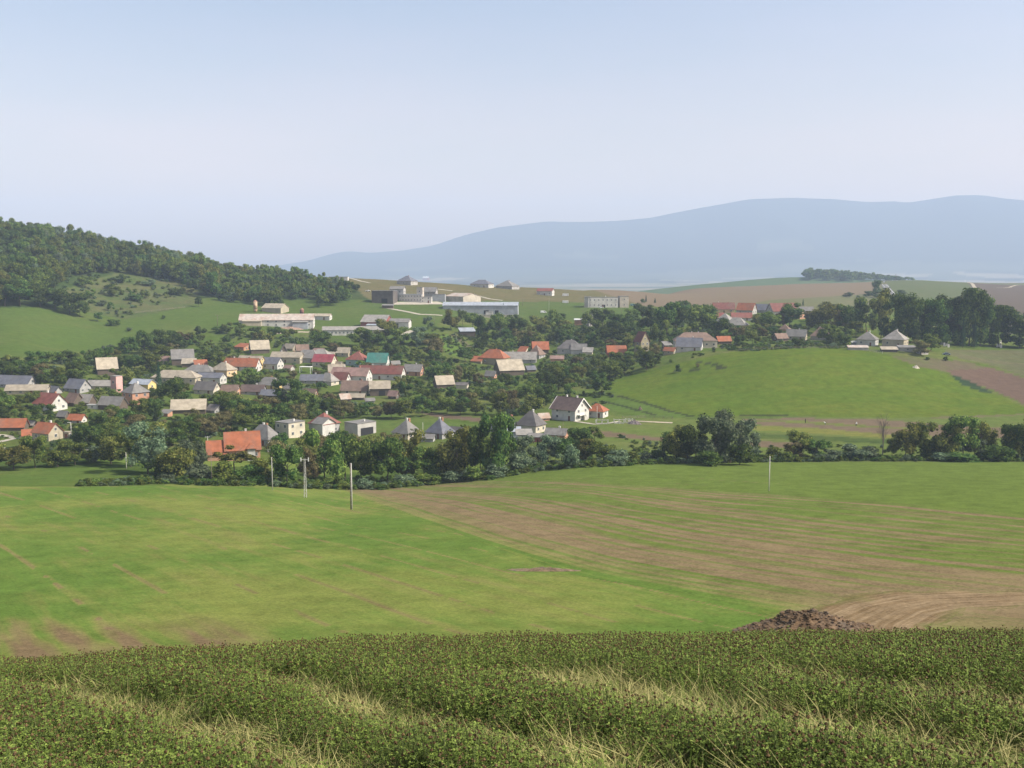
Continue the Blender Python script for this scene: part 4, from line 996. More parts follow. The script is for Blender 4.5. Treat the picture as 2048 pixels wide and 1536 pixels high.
def lattice(label,px,py,hpx):
    r_,s=place('utility_pole',label,'utility pole',px,py); h=hpx*s
    for sx in (-1,1):
        for sy in (-1,1):
            m=MB(); m.tube((sx*.28,sy*.28,-.5),(sx*.13,sy*.13,h),.045,.035,4); m.build('leg',CONCP,r_)
    n=14; m=MB()
    for k in range(n):
        z0,z1=h*k/n,h*(k+1)/n; w0=.28-.15*k/n; w1=.28-.15*(k+1)/n; q=1 if k%2 else -1
        for sy in (-1,1): m.tube((q*w0,sy*w0,z0),(-q*w1,sy*w1,z1),.03,.03,4)
        for sx in (-1,1): m.tube((sx*w0,q*w0,z0),(sx*w1,-q*w1,z1),.03,.03,4)
    m.build('bracing',CONCP,r_)
    m=MB(); m.box(-.9,.9,-.05,.05,h*.97,h*.97+.12); m.build('crossarm',CONCP,r_)
    for x in (-.85,.85):
        m=MB(); m.box(x-.1,x+.1,-.08,.08,h*.93,h*1.03); m.build('insulator',TRIM,r_)
pole('tall grey twin-shaft pole, nearest and tallest of the row in the green field',703,1019,96,double=True,arm=False,rad=.12)
lattice('pale ladder-like lattice mast left of the nearest field pole',611,995,80)
pole('thin concrete pole with dark soil ring at its foot, third of the row',545,980,68,rad=.10,arm=False)
pole('thin brown wooden pole at the far end of the field row',424,968,66,conc=False,rad=.10,arm=False)
pole('lone grey concrete pole standing in the right-hand field',1538,982,72,rad=.13,arm=False)
pole('grey concrete street pole with lamp beside the cream roadside house',143,878,34,lamp=True,arm=False)
pole('short pale pole at the left creek trees with a reddish shrub',253,938,34,arm=False,rad=.12)
pole('wooden wire pole behind the left creek trees',232,884,20,arm=False,rad=.12)
pole('pale concrete pole between the white-gabled house and the small barn',201,800,26,arm=False,rad=.16)
pole('pale concrete pole left of the large orange-red house',416,900,28,arm=True,rad=.13)
pole('slim dark wire pole in front of the grey workshop',1126,882,40,conc=False,arm=False,rad=.1)
pole('pale wire pole behind the garage row',1194,845,34,arm=False,rad=.1)
pole('pale wire pole beside the left grey pyramid house',846,878,34,arm=False,rad=.1)
pole('dark pole beside the hillside farm track',435,652,22,conc=False,arm=True,rad=.2)
pole('dark wooden pole on the pasture right of the steel hall',1045,612,18,conc=False,arm=False,rad=.14)
pole('thin pole below the office block',1243,634,22,conc=False,arm=False,rad=.12)
pole('thin lamp pole with white globe left of the office block',1166,632,22,conc=False,arm=False,rad=.12)
pole('thin dark pole at the foot of the works meadow',869,652,20,conc=False,arm=False,rad=.12)
lattice('dark steel lattice mast right of the very long steel hall',1098,622,34)
r_,s=place('transformer','pale blue transformer box on a concrete post beside the lane','transformer',158,900)
m=MB(); m.box(-.35,.35,-.3,.3,-.5,8*s); m.build('post',CONCP,r_)
m=MB(); m.box(-4*s,4*s,-2.5*s,2.5*s,8*s+.01,14*s); m.build('box',plain('transformer_blue',(.40,.48,.50)),r_)
# gravestones
gs=MB(); gs.box(-.35,.35,-.1,.1,-.2,.95); gs.box(-.22,.22,-.08,.08,.951,1.25); gme=gs.mesh('gravestone')
gms=[plain('grave_white',(.62,.60,.56)),plain('grave_grey',(.32,.32,.33)),plain('grave_dark',(.12,.11,.12))]
gmes=[]
for q in gms:
    z=gme.copy(); z.materials.append(q); gmes.append(z)
rr=random.Random(4)
for k in range(34):
    px=rr.uniform(1862,1903) if k<24 else rr.uniform(1978,2004); py=rr.uniform(684,696)
    g=ground(px,py); o=bpy.data.objects.new('gravestone',gmes[rr.choice([0,0,1,2])]); C.objects.link(o); o.location=g; o.scale=[rr.uniform(1.0,1.7)]*3; o.rotation_euler=(rr.uniform(-.06,.06),0,rr.uniform(-.3,.3))
    if k<24: tag(o,'small gravestone in the crowded cemetery under the tall dark trees','gravestone','gravestones left of the tall conifers')
    else: tag(o,'small gravestone in the smaller cemetery patch right of the conifers','gravestone','gravestones right of the tall conifers')
# people working in the strip fields
def person(label,px,py,bend,top,bot,ang=0):
    g=ground(px,py); root=empty('person',g,radians(ang)); tag(root,label,'person')
    b=radians(bend); hip=Vector((0,0,.92)); ch=hip+Vector((sin(b)*.45,0,cos(b)*.45)); nk=hip+Vector((sin(b)*.58,0,cos(b)*.58)); hd=nk+Vector((sin(b)*.2,0,cos(b)*.2+.02))
    V=[hip]; E=[]; R=[.16]
    def add(p,pr,r): V.append(p); E.append((pr,len(V)-1)); R.append(r); return len(V)-1
    c=add(ch,0,.17); n_=add(nk,c,.07); h_=add(hd,n_,.11); add(hd+Vector((sin(b)*.08,0,cos(b)*.08)),h_,.08)
    for sy in (-1,1):
        k=add(Vector((.02,sy*.1,.86)),0,.12); k=add(Vector((.05,sy*.12,.48)),k,.08); k=add(Vector((0,sy*.13,.08)),k,.055); add(Vector((.16,sy*.14,.04)),k,.045)
        sh=add(ch+Vector((0,sy*.2,.04)),c,.07); el=add(ch+Vector((.1,sy*.27,-.26)),sh,.055); add(ch+Vector((.22,sy*.22,-.5)),el,.04)
    me=bpy.data.meshes.new('body'); me.from_pydata([tuple(v) for v in V],E,[]); o=link('body',me,None,root)
    sk=o.modifiers.new('skin','SKIN'); 
    for i,v in enumerate(me.skin_vertices[0].data): v.radius=(R[i],R[i]); v.use_root=(i==0)
    sb=o.modifiers.new('sub','SUBSURF'); sb.levels=1; sb.render_levels=2
    m_,n,l=new_mat('clothes'); tc=node(n,"ShaderNodeTexCoord").outputs['Object']; sp=node(n,"ShaderNodeSeparateXYZ"); l.new(tc,sp.inputs[0])
    t=node(n,"ShaderNodeMath",operation='GREATER_THAN'); l.new(sp.outputs[2],t.inputs[0]); t.inputs[1].default_value=.88
    p=node(n,"ShaderNodeBsdfPrincipled"); l.new(mixc(n,l,t.outputs[0],bot,top),p.inputs[0]); p.inputs['Roughness'].default_value=.9
    oo=node(n,"ShaderNodeOutputMaterial"); l.new(p.outputs[0],oo.inputs[0]); me.materials.append(m_)
person('distant person in dark clothes standing upright in the strip field',1611,846,8,(.03,.03,.035),(.02,.02,.03),200)
person('distant person in a white shirt bending over the brown soil strip',1651,850,60,(.75,.75,.73),(.12,.12,.14),170)
person('distant person in white top and black trousers bending near the bare tree',1712,852,35,(.78,.78,.76),(.015,.015,.02),30)

# small sheds and outbuildings crowded between the houses
ro=random.Random(77); made=0
side_names={'left':-1,'right':1}
main=[b for b in BLD if b['D']<700 and b['py']>680]
for b in main:
    for sd in ('left','right'):
        if ro.random()>.50 or made>=46: continue
        W_=(b['x1']-b['x0']); px=b['px']+side_names[sd]*(W_/2+ro.uniform(5,16)); py=b['py']+ro.uniform(-9,7)
        L=ro.uniform(15,28); hh=ro.uniform(5,8); r_h=ro.uniform(4,9); 
        if any(c is not b and abs(px-c['px'])<(c['x1']-c['x0'])/2+L*.3 and abs(py-c['py'])<11 for c in BLD): continue
        g=ground(px,py)
        if any(g.y<c['D'] and px+L/2>c['x0'] and px-L/2<c['x1'] and py-hh-r_h<c['y1']-(c['y1']-c['y0'])*.35 and py>c['y0'] for c in BLD if c is not b): continue
        if 1180<px<1330: continue
        wl_=ro.choice(['wood','grey','beige','wood','concrete','brick','cream']); rf=ro.choice(['grey','lgrey','brown','slate','beige','rust','pink','dgrey','orange'])
        rn=dict(grey='grey',lgrey='pale grey',brown='brown',slate='slate',beige='beige',rust='rust-streaked',pink='faded pink',dgrey='dark grey',orange='orange tiled')[rf]
        wn_=dict(wood='wooden',grey='grey',beige='beige',concrete='concrete',brick='brick',cream='cream')[wl_]
        house(f"{wn_} shed with {rn} roof close {sd} of the {b['short']}",f"{wn_} shed by the {b['short']}",'shed',px,py,L,L*.62,hh,r_h,ro.choice([-24,-12,14,24,-32]),ro.choice([GL,GL,'shed']),wl_,rf,win=ro.choice([0,1]),chim=0,name='shed',door=False)
        BLD[-1]['lm']=False; made+=1
print('outbuildings',made)
# garden fences
FW=plain('fence_wood',(.20,.17,.13)); FC=plain('fence_concrete',(.42,.40,.36))
def fence(label,pts,mat,h=1.3,gap=3.0):
    P=[ground(*p) for p in pts]; root=empty('garden_fence',P[0]); tag(root,label,'fence')
    pm=MB(); pm.box(-.07,.07,-.07,.07,-.4,h); pme=pm.mesh('post'); pme.materials.append(mat)
    last=None
    for a,b in zip(P[:-1],P[1:]):
        n=max(1,int((b-a).length/gap))
        for i in range(n+1 if b is P[-1] else n):
            q=a.lerp(b,i/n); q.z=float(zt(q.x,q.y)); o=bpy.data.objects.new('post',pme); C.objects.link(o); o.parent=root; o.location=q-P[0]
            if last is not None:
                r_m=MB()
                for z in (.35,.75,1.15): r_m.tube(last-P[0]+Vector((0,0,z*h/1.3)),q-P[0]+Vector((0,0,z*h/1.3)),.05,.05,4)
                r_m.build('rails',mat,root)
            last=q
fence('low wooden fence along the top edge of the green meadow',[(1478,702),(1540,699),(1600,697),(1690,696)],FW)
fence('pale concrete fence in front of the two pyramid-roofed meadow houses',[(1700,699),(1740,703),(1765,707)],FC)
fence('concrete-post fence with white pillars right of the large orange-red house',[(536,905),(560,901),(590,898)],FC,1.6,2.4)
fence('wooden fence along the gravel road below the long orange-roofed barn',[(0,866),(30,868),(55,873)],FW)
fence('fence of thin posts running across the left meadow slope',[(270,627),(320,622),(370,616)],FW,1.3,5)
fence('paddock fence below the long low cowshed',[(600,672),(640,678),(700,683),(770,680)],FW,1.3,4)
fence('wooden fence around the strip field right of the bungalow',[(1245,838),(1290,836),(1345,838)],FW)

# ------------------------------------------------------------------ vegetation
def _L(c,k=1.45): return tuple(x*k for x in c)
LM=dict(dark=leaf_mat('leaves_dark',(.016,.034,.010),(.088,.118,.026)), mid=leaf_mat('leaves_mid',(.024,.045,.011),(.150,.172,.036)),
 olive=leaf_mat('leaves_olive',(.032,.046,.012),(.20,.19,.044)), grey=leaf_mat('leaves_grey_green',(.032,.052,.028),(.150,.175,.095)),
 rusty=leaf_mat('leaves_rusty',(.040,.038,.015),(.150,.120,.050)), conifer=leaf_mat('needles',(.012,.028,.014),(.028,.055,.022),.1),
 bare=leaf_mat('dead_twigs',(.08,.06,.045),(.16,.13,.10),.1))
BARK=plain('bark',(.085,.065,.05),.95)
def crown(seed,n,kind='round',leaf=.030,zlo=.16):
    r=np.random.default_rng(seed)
    lobes=[]
    if kind=='round':
        k=r.integers(15,24)
        for i in range(k):
            t=r.uniform(0,1); z=zlo+.10+(1-zlo-.24)*t
            R=.36*np.sqrt(max(.05,1-abs((z-.52)/.56)**2.2))*r.uniform(.45,1.0); a=r.uniform(0,2*pi)
            lobes.append((R*cos(a),R*sin(a),z,r.uniform(.10,.19)))
    elif kind=='tall':
        for i in range(22):
            z=zlo+.06+(.90-zlo)*i/22; R=.22*np.sqrt(max(.08,1-((z-.45)/.6)**2))*r.uniform(.3,1); a=r.uniform(0,2*pi)
            lobes.append((R*cos(a),R*sin(a),z,r.uniform(.11,.17)))
    elif kind=='bush':
        for i in range(r.integers(10,15)):
            a=r.uniform(0,2*pi); R=r.uniform(.0,.36); z=r.uniform(.12,.70)*(1-R*.7)
            lobes.append((R*cos(a),R*sin(a),z+.06,r.uniform(.14,.24)))
    elif kind=='open':
        for i in range(13):
            a=r.uniform(0,2*pi); R=r.uniform(.12,.40); z=r.uniform(.42,.86)
            lobes.append((R*cos(a),R*sin(a),z,r.uniform(.08,.14)))
    if kind=='conifer':
        P=[];Nn=[]
        for i in range(n):
            t=r.uniform(0,1)**.8; z=.06+.94*t; tier=(z*9)%1
            R=(1-z)*.42*(1.0-.45*tier)*np.sqrt(r.uniform(.25,1)); a=r.uniform(0,2*pi)
            P.append((R*cos(a),R*sin(a),z-.05*R)); Nn.append((cos(a)*.6,sin(a)*.6,.8))
        P=np.array(P);Nn=np.array(Nn)
    else:
        L=np.array(lobes); wgt=L[:,3]**2; idx=r.choice(len(L),n,p=wgt/wgt.sum())
        d=r.normal(size=(n,3)); d/=np.linalg.norm(d,axis=1,keepdims=True); d[:,2]=np.where(d[:,2]<-.35,-d[:,2],d[:,2])
        P=L[idx,:3]+d*L[idx,3:4]*(1.0-.40*r.random((n,1))**2.0+.10*r.normal(size=(n,1)))
        P[:,2]=np.clip(P[:,2],.01,1.0); Nn=d
    q=r.normal(size=(n,3)); nn=Nn*1.0+q*.38; nn/=np.linalg.norm(nn,axis=1,keepdims=True)
    t=np.cross(nn,r.normal(size=(n,3))); t/=np.linalg.norm(t,axis=1,keepdims=True); b=np.cross(nn,t)
    s=leaf*r.uniform(.6,1.35,(n,1)); e=s*r.uniform(.5,1.0,(n,1))
    vs=np.stack([P-t*s,P-b*e,P+t*s,P+b*e],1).reshape(-1,3)
    fs=np.arange(n*4).reshape(n,4).tolist()
    vs=vs.tolist()
    if kind!='conifer':  # inner boughs of dense foliage
        for (x,y,z,R) in lobes:
            b0=len(vs); R*=.62
            for j in range(1,4):
                for i in range(6):
                    th=pi*j/4; a=2*pi*i/6; k=r.uniform(.8,1.15)*R
                    vs.append((x+k*sin(th)*cos(a),y+k*sin(th)*sin(a),max(.01,z+k*cos(th))))
            vs.append((x,y,z+R)); vs.append((x,y,max(.005,z-R)))
            for j in range(2):
                for i in range(6): fs.append((b0+j*6+i,b0+(j+1)*6+i,b0+(j+1)*6+(i+1)%6,b0+j*6+(i+1)%6))
            for i in range(6): fs.append((b0+18,b0+i,b0+(i+1)%6)); fs.append((b0+19,b0+12+(i+1)%6,b0+12+i))
    me=bpy.data.meshes.new('crown'); me.from_pydata(vs,[],fs); me.update(); return me
def trunk_mesh(seed,top=.55,rad=.018):
    r=random.Random(seed); m=MB(); p=Vector((0,0,-.03)); R=rad
    for i in range(4):
        q=Vector((r.uniform(-.015,.015)*(i+1),r.uniform(-.015,.015)*(i+1),top*(i+1)/4)); m.tube(p,q,R,R*.8,7); p=q; R*=.8
    for i in range(5):
        a=i*2*pi/5+r.uniform(-.4,.4); z=top*r.uniform(.45,.95); m.tube((0,0,z),(cos(a)*.26,sin(a)*.26,z+r.uniform(.12,.28)),R*.8,R*.25,5)
    return m.mesh('trunk')
PROTO={}
def mk(key,mat,n,kind,leaf,cnt,zlo=.16,top=.55):
    L=[]
    for i in range(cnt):
        me=crown(hash((key,i))%1 + sum(map(ord,key))*7+i*131,n,kind,leaf,zlo); me.materials.append(LM[mat])
        tm=trunk_mesh(i*5+len(key),top); tm.materials.append(BARK); L.append((me,tm))
    PROTO[key]=L
mk('dark','dark',3000,'round',.024,6); mk('mid','mid',3000,'round',.024,6); mk('olive','olive',3400,'round',.022,5,.08)
mk('grey','grey',3400,'round',.021,3,.06); mk('rusty','rusty',2200,'round',.023,2); mk('tall','mid',3400,'tall',.020,2,.06); mk('talldark','dark',3400,'tall',.020,2,.04)
mk('park','dark',4200,'round',.021,3,.02); mk('conifer','conifer',2600,'conifer',.022,2,.02,.9); mk('bush','mid',1500,'bush',.034,3,.0,.3); mk('greybush','grey',1500,'bush',.032,2,.0,.3); mk('darkbush','dark',1500,'bush',.034,2,.0,.3)
mk('open','olive',1300,'open',.026,2,.3,.7); 
def dead_mesh():
    r=random.Random(5); m=MB()
    def br(p,d,L,R,k):
        q=p+d*L; m.tube(p,q,R,R*.6,5 if k<2 else 3)
        if k>=4: return
        for i in range(3 if k else 12):
            t=r.uniform(.35,1) if k==0 else r.uniform(.5,1); a=r.uniform(0,6.28)
            nd=(d*.7+Vector((cos(a)*.75,sin(a)*.75,r.uniform(.0,.5)))).normalized()
            br(p+d*L*t,nd,L*(r.uniform(.16,.30) if k==0 else r.uniform(.5,.75)),R*(.28 if k==0 else .55),k+1)
    br(Vector((0,0,-.02)),Vector((0,0,1)),.86,.022,0)
    return m.mesh('twigs')
_dm=dead_mesh(); _dm.materials.append(plain('dead_bark',(.12,.095,.085),.95)); _dt=trunk_mesh(3,.8,.02); _dt.materials.append(plain('dead_bark',(.12,.095,.085),.95))
PROTO['bare']=[(_dm,_dt)]
CAT=dict(park='tree',dark='tree',mid='tree',olive='tree',grey='tree',rusty='tree',tall='tree',talldark='tree',conifer='conifer',bush='bush',greybush='bush',darkbush='bush',open='tree',bare='tree')
NAME=dict(park='linden_tree',dark='broadleaf_tree',mid='broadleaf_tree',olive='broadleaf_tree',grey='willow_tree',rusty='plum_tree',tall='poplar_tree',talldark='linden_tree',conifer='spruce_tree',bush='bush',greybush='willow_bush',darkbush='bush',open='orchard_tree',bare='dead_tree')
ADJ=dict(park='massive dark',dark='dark green',mid='mid-green',olive='olive green',grey='grey-green',rusty='rusty brown-green',tall='tall narrow',talldark='tall dark narrow',conifer='pointed dark',bush='leafy green',greybush='pale grey-green',darkbush='dark green',open='sparse olive',bare='bare dead')
TREES=[]
rt=random.Random(21)
def tree(px,py,w,h,kind,label=None,D=None,group=None,name=None):
    """w, h in photograph pixels"""
    g=ground(px,py,D); s=g.y/F
    me,tm=rt.choice(PROTO[kind])
    name=name if name and NAME[kind]=='broadleaf_tree' else NAME[kind]
    root=bpy.data.objects.new(name,None); C.objects.link(root); root.empty_display_size=.3
    root.location=(g.x,g.y,g.z-.1); root.rotation_euler=(0,0,rt.uniform(0,6.28)); 
    W=w*s/.86; H=h*s*1.02
    root.scale=(W,W*rt.uniform(.9,1.1),H)
    c=bpy.data.objects.new('crown' if CAT[kind]!='bush' else 'foliage',me); C.objects.link(c); c.parent=root
    if CAT[kind]!='bush' or w>38:
        t=bpy.data.objects.new('trunk' if CAT[kind]!='bush' else 'stem',tm); C.objects.link(t); t.parent=root
    root['category']=CAT[kind]
    if group: root['group']=group
    TREES.append(dict(o=root,px=px,py=py,w=w,h=h,kind=kind,D=g.y,label=label,name=name))
    return root
# --- the creek belt, left to right (px, py, width, height, kind)
BELT=[(-25,938,70,60,'olive'),(28,940,74,58,'olive'),(70,936,58,66,'mid'),(115,934,62,48,'bush'),(150,930,66,52,'mid'),(190,924,56,40,'greybush'),(222,928,70,58,'olive'),(262,934,60,70,'mid'),
(296,948,96,104,'grey'),(300,900,80,62,'olive'),(352,958,76,74,'olive'),(320,955,56,46,'darkbush'),(384,950,60,72,'grey'),(405,966,64,44,'greybush'),(448,966,70,50,'bush'),(470,948,92,62,'open'),(500,968,62,46,'darkbush'),
(532,966,60,60,'olive'),(575,972,74,84,'dark'),(560,905,36,42,'dark'),(612,968,66,74,'rusty'),(650,970,86,112,'mid'),(690,962,84,104,'dark'),(722,965,70,88,'mid'),(668,975,50,32,'bush'),(742,958,44,58,'mid'),
(775,968,84,104,'dark'),(812,960,88,104,'olive'),(850,962,70,74,'mid'),(880,958,72,82,'olive'),(912,960,78,112,'olive'),(935,940,62,92,'olive'),(962,957,62,108,'dark'),(990,952,84,132,'park'),(1008,942,60,116,'dark'),
(730,978,52,26,'greybush'),(800,972,60,28,'greybush'),(848,970,64,30,'bush'),(900,966,56,30,'greybush'),(948,962,58,32,'bush'),(985,955,60,36,'greybush'),(1030,946,60,50,'greybush'),
(1052,938,58,66,'grey'),(1075,930,24,52,'conifer'),(1096,928,62,60,'grey'),(1124,924,50,52,'dark'),(1144,936,46,56,'greybush'),(1172,922,50,48,'olive'),(1160,898,62,44,'dark'),(1206,926,62,42,'mid'),(1190,884,36,34,'mid'),(1236,930,56,38,'greybush'),(1265,928,52,28,'bush'),(1290,926,46,26,'greybush'),
(1315,922,38,30,'darkbush'),(1356,925,70,74,'olive'),(1352,918,60,60,'dark'),(1392,926,72,92,'dark'),(1430,928,80,100,'grey'),(1460,926,86,112,'grey'),(1496,922,62,84,'grey'),(1480,930,60,50,'darkbush'),(1418,930,70,40,'darkbush'),
(1548,920,44,30,'bush'),(1572,922,34,26,'bush'),(1598,916,66,62,'olive'),(1588,918,48,36,'rusty'),(1634,918,56,40,'dark'),(1660,920,60,26,'greybush'),(1704,918,72,36,'greybush'),(1734,918,56,32,'greybush'),
(1765,916,44,88,'bare'),(1784,914,26,52,'olive'),(1812,916,62,76,'olive'),(1846,915,56,72,'mid'),(1868,916,44,44,'darkbush'),(1896,918,62,76,'olive'),(1926,918,68,88,'mid'),(1962,912,54,80,'olive'),(1950,916,50,40,'grey'),(1996,924,60,44,'darkbush'),(2024,918,56,74,'dark'),(2052,920,60,90,'olive'),(2095,918,70,84,'mid'),
(1880,922,60,22,'greybush'),(1925,924,70,24,'darkbush')]
for t in BELT: tree(*t)
# --- tall park trees on the right
PARK=[(1700,672,62,64,'dark'),(1732,668,60,72,'mid'),(1762,676,56,98,'olive'),(1786,684,72,84,'park'),(1812,686,74,100,'park'),(1830,684,66,88,'park'),(1852,686,72,84,'park'),(1872,688,64,90,'park'),(1893,688,66,98,'park'),(1916,690,68,92,'park'),(1938,692,78,113,'park'),(1960,692,60,98,'park'),(1978,692,44,60,'park'),
(1925,696,24,60,'conifer'),(1948,696,24,58,'conifer'),(1996,692,66,80,'park'),(2040,696,60,68,'park'),(2070,696,60,76,'park'),(2014,640,60,24,'darkbush'),
(1650,668,70,62,'olive'),(1676,664,60,54,'rusty'),(1690,652,46,40,'olive'),(1662,646,54,42,'olive'),(1625,655,40,32,'rusty'),(1655,684,44,36,'mid'),(1690,690,42,32,'mid'),(1712,676,40,34,'mid'),
(1842,710,44,30,'rusty'),(1862,702,36,34,'mid'),(1855,720,10,9,'darkbush'),(1891,722,9,11,'darkbush'),(1300,668,50,58,'dark'),(1334,672,58,70,'dark'),(1318,690,44,50,'mid'),(1352,664,48,58,'dark'),(1398,668,62,56,'mid'),(1416,660,50,52,'dark'),(1385,640,44,32,'dark'),(1440,672,52,38,'dark'),
(1205,658,58,40,'dark'),(1180,668,44,44,'mid'),(1240,668,56,44,'dark'),(1225,690,50,46,'dark'),(1262,644,36,26,'mid'),(1285,640,40,34,'dark'),(1335,640,40,36,'dark'),(1364,636,40,36,'dark'),
(1108,662,44,42,'mid'),(1075,668,48,40,'olive'),(1030,672,46,44,'dark'),(1000,676,46,50,'mid'),(968,680,42,50,'dark'),(1007,632,9,26,'conifer'),(902,660,36,42,'olive'),(925,652,20,34,'mid'),(856,656,24,24,'grey'),(945,660,40,34,'mid'),
(770,680,54,46,'olive'),(745,700,44,42,'dark'),(720,694,46,42,'mid'),(640,700,56,38,'dark'),(800,690,40,36,'mid'),(840,690,46,36,'grey'),(868,716,46,40,'rusty'),
(575,820,60,66,'dark'),(612,832,56,52,'mid'),(318,772,22,50,'conifer'),(342,812,62,60,'dark'),(310,842,40,40,'dark'),(1580,655,52,50,'dark'),(1540,665,46,42,'mid'),(1520,660,40,32,'olive'),(1606,612,8,14,'conifer'),
(1752,590,20,30,'park'),(1740,594,26,16,'darkbush'),(1760,596,30,18,'darkbush'),(1802,590,20,14,'darkbush'),(1792,566,8,18,'bare'),(1698,594,22,11,'darkbush'),(1716,595,8,5,'darkbush'),
(1285,606,10,10,'darkbush'),(1292,604,7,14,'conifer'),(1310,606,8,10,'conifer'),(1395,735,9,8,'rusty'),(1356,746,10,24,'darkbush')]
for t in PARK: tree(*t)
# --- left meadow and hillside
HILL=[(80,614,60,46,'dark'),(110,618,56,44,'dark'),(140,628,62,52,'dark'),(40,612,60,54,'dark'),(10,612,62,56,'dark'),(-25,614,60,50,'mid'),(160,634,36,36,'dark'),(196,643,18,20,'dark'),(226,652,24,18,'darkbush'),(222,622,14,18,'dark'),(228,592,30,22,'mid'),(270,600,36,15,'darkbush'),(222,580,26,14,'darkbush'),(180,596,24,18,'mid'),
(398,614,16,22,'dark'),(334,603,12,16,'open'),(327,638,8,9,'darkbush'),(205,612,22,14,'greybush'),(170,575,30,22,'mid'),(244,566,26,20,'darkbush'),(300,572,30,16,'greybush'),(290,596,20,14,'mid'),(350,590,34,18,'darkbush'),(375,588,26,14,'rusty'),(258,662,16,9,'greybush'),
(24,728,40,20,'darkbush'),(72,728,46,26,'dark'),(100,728,40,26,'mid'),(135,728,46,28,'dark'),(160,735,34,24,'mid'),(188,738,36,38,'dark'),(210,735,34,44,'dark'),(252,700,30,24,'mid'),(258,716,44,44,'dark'),(290,708,44,50,'dark'),(318,700,40,42,'dark'),(330,724,40,36,'mid'),(300,740,46,40,'mid'),(270,742,40,34,'dark'),(350,696,34,30,'dark'),
(548,662,16,8,'darkbush'),(440,664,30,14,'darkbush'),(479,654,14,10,'darkbush'),(680,690,8,8,'darkbush'),(712,584,20,16,'dark'),(680,575,20,14,'mid')]
for t in HILL: tree(*t)
# --- village gardens and orchards: filled by density, kept clear of what the photograph shows of the houses
def blocked(px,py,w,h,D):
    for b in BLD:
        if D<b['D']+2:
            ox=min(px+w/2,b['x1'])-max(px-w/2,b['x0']); oy=min(py,b['y1'])-max(py-h,b['y0'])
            if ox>0 and oy>0:
                vis=b['y1']-b['y0']
                if oy>vis*.50 or (py-h)<b['y0']+vis*.46: return True
        elif abs(D-b['D'])<14 and abs(px-b['px'])<(b['x1']-b['x0'])*.5: return True
    return False
def scatter(poly_,n,wr,hr,kinds,dmin,seed,lim=60):
    r=random.Random(seed); xs=[p[0] for p in poly_]; ys=[p[1] for p in poly_]; got=0; tries=0; open_=[(862,676),(895,668),(925,672),(955,705),(945,722),(900,722),(870,705)]
    while got<n and tries<n*lim:
        tries+=1
        px=r.uniform(min(xs),max(xs)); py=r.uniform(min(ys),max(ys))
        if not bool(inpoly(poly_,np.array([px]),np.array([py]))[0]): continue
        if bool(inpoly(open_,np.array([px]),np.array([py]))[0]): continue
        g=ground(px,py); sc=(380/g.y)
        w=r.uniform(*wr)*sc; h=w*r.uniform(*hr)*1.12; k=r.choice(kinds)
        if CAT[k]=='bush': w*=.7; h=w*.62
        if any(abs(t['px']-px)<(t['w']+w)*dmin and abs(t['py']-py)<(t['w']+w)*dmin*.42 for t in TREES): continue
        if blocked(px,py,w,h,g.y): continue
        tree(px,py,w,h,k,name='fruit_tree' if seed in(5,7) else 'garden_tree'); got+=1
    return got
K1=['dark','dark','dark','mid','mid','mid','olive','rusty']
cnt=[]
cnt.append(scatter([(1190,775),(1290,742),(1400,712),(1450,700),(1440,668),(1300,650),(1180,680),(1080,730),(1040,760),(860,760),(840,800),(860,825),(960,835),(1080,830),(1100,800),(1240,800)],84,(34,58),(.72,.95),K1,.26,5))
cnt.append(scatter([(1420,700),(1700,692),(1700,660),(1640,640),(1500,655),(1440,665)],26,(34,52),(.7,.95),K1,.24,6))
cnt.append(scatter([(0,800),(320,800),(560,800),(860,800),(860,838),(640,838),(560,865),(420,880),(330,895),(180,905),(0,860)],74,(34,62),(.62,.88),K1+['rusty'],.28,7))
cnt.append(scatter([(240,690),(480,660),(700,690),(860,680),(900,770),(860,800),(620,800),(240,800),(0,800),(0,745),(200,755)],112,(26,52),(.66,.9),K1,.20,8))
cnt.append(scatter([(860,690),(920,665),(1100,645),(1300,640),(1420,640),(1440,670),(1250,690),(1100,700),(940,720),(870,760)],54,(34,60),(.7,.95),K1,.26,9))
cnt.append(scatter([(540,840),(640,845),(700,880),(1000,880),(1010,905),(640,935),(520,930)],14,(36,54),(.7,.9),['mid','olive','dark','rusty'],.28,10))
print('scattered',cnt,'trees',len(TREES))

# labels: each tree by its look and by the building or tree it stands next to
ORD=['','second ','third ','fourth ','fifth ','sixth ','seventh ','eighth ','ninth ','tenth ','eleventh ','twelfth ','thirteenth ','fourteenth ','fifteenth ']
LMK=[dict(short='the '+b['short'],px=b['px'],py=(b['y0']+b['y1'])/2,D=b['D'],x0=b['x0'],x1=b['x1']) for b in BLD if b.get('lm',True)]
LMK+= [dict(short=s,px=x,py=y,D=ground(x,y2).y,x0=x-w,x1=x+w) for s,x,y,y2,w in (
 ('the nearest twin-shaft field pole',703,970,1017,8),('the lattice mast in the field',611,960,995,8),('the far brown field pole',424,940,968,8),('the lone right-hand field pole',1538,940,982,10),
 ('the bare dead tree',1765,880,915,20),('the right edge of the creek belt',2048,900,922,10),('the left edge of the creek belt',0,920,938,10),('the cemetery',1882,685,692,22),('the lone right-hand field edge bushes',1700,905,920,30))]
buckets={}
for t in TREES:
    cy=t['py']-t['h']/2
    best=min(LMK,key=lambda b:math.hypot((t['px']-b['px']),(cy-b['py'])*1.6)+abs(t['D']-b['D'])*.25)
    dx=t['px']-best['px']
    if abs(dx)>(best['x1']-best['x0'])*.55+4: rel='right of' if dx>0 else 'left of'
    elif t['D']<best['D']: rel='in front of'
    else: rel='behind'
    t['key']=(t['name'],ADJ[t['kind']],rel,best['short']); t['dist']=math.hypot(dx,(cy-best['py']))
    buckets.setdefault(t['key'],[]).append(t)
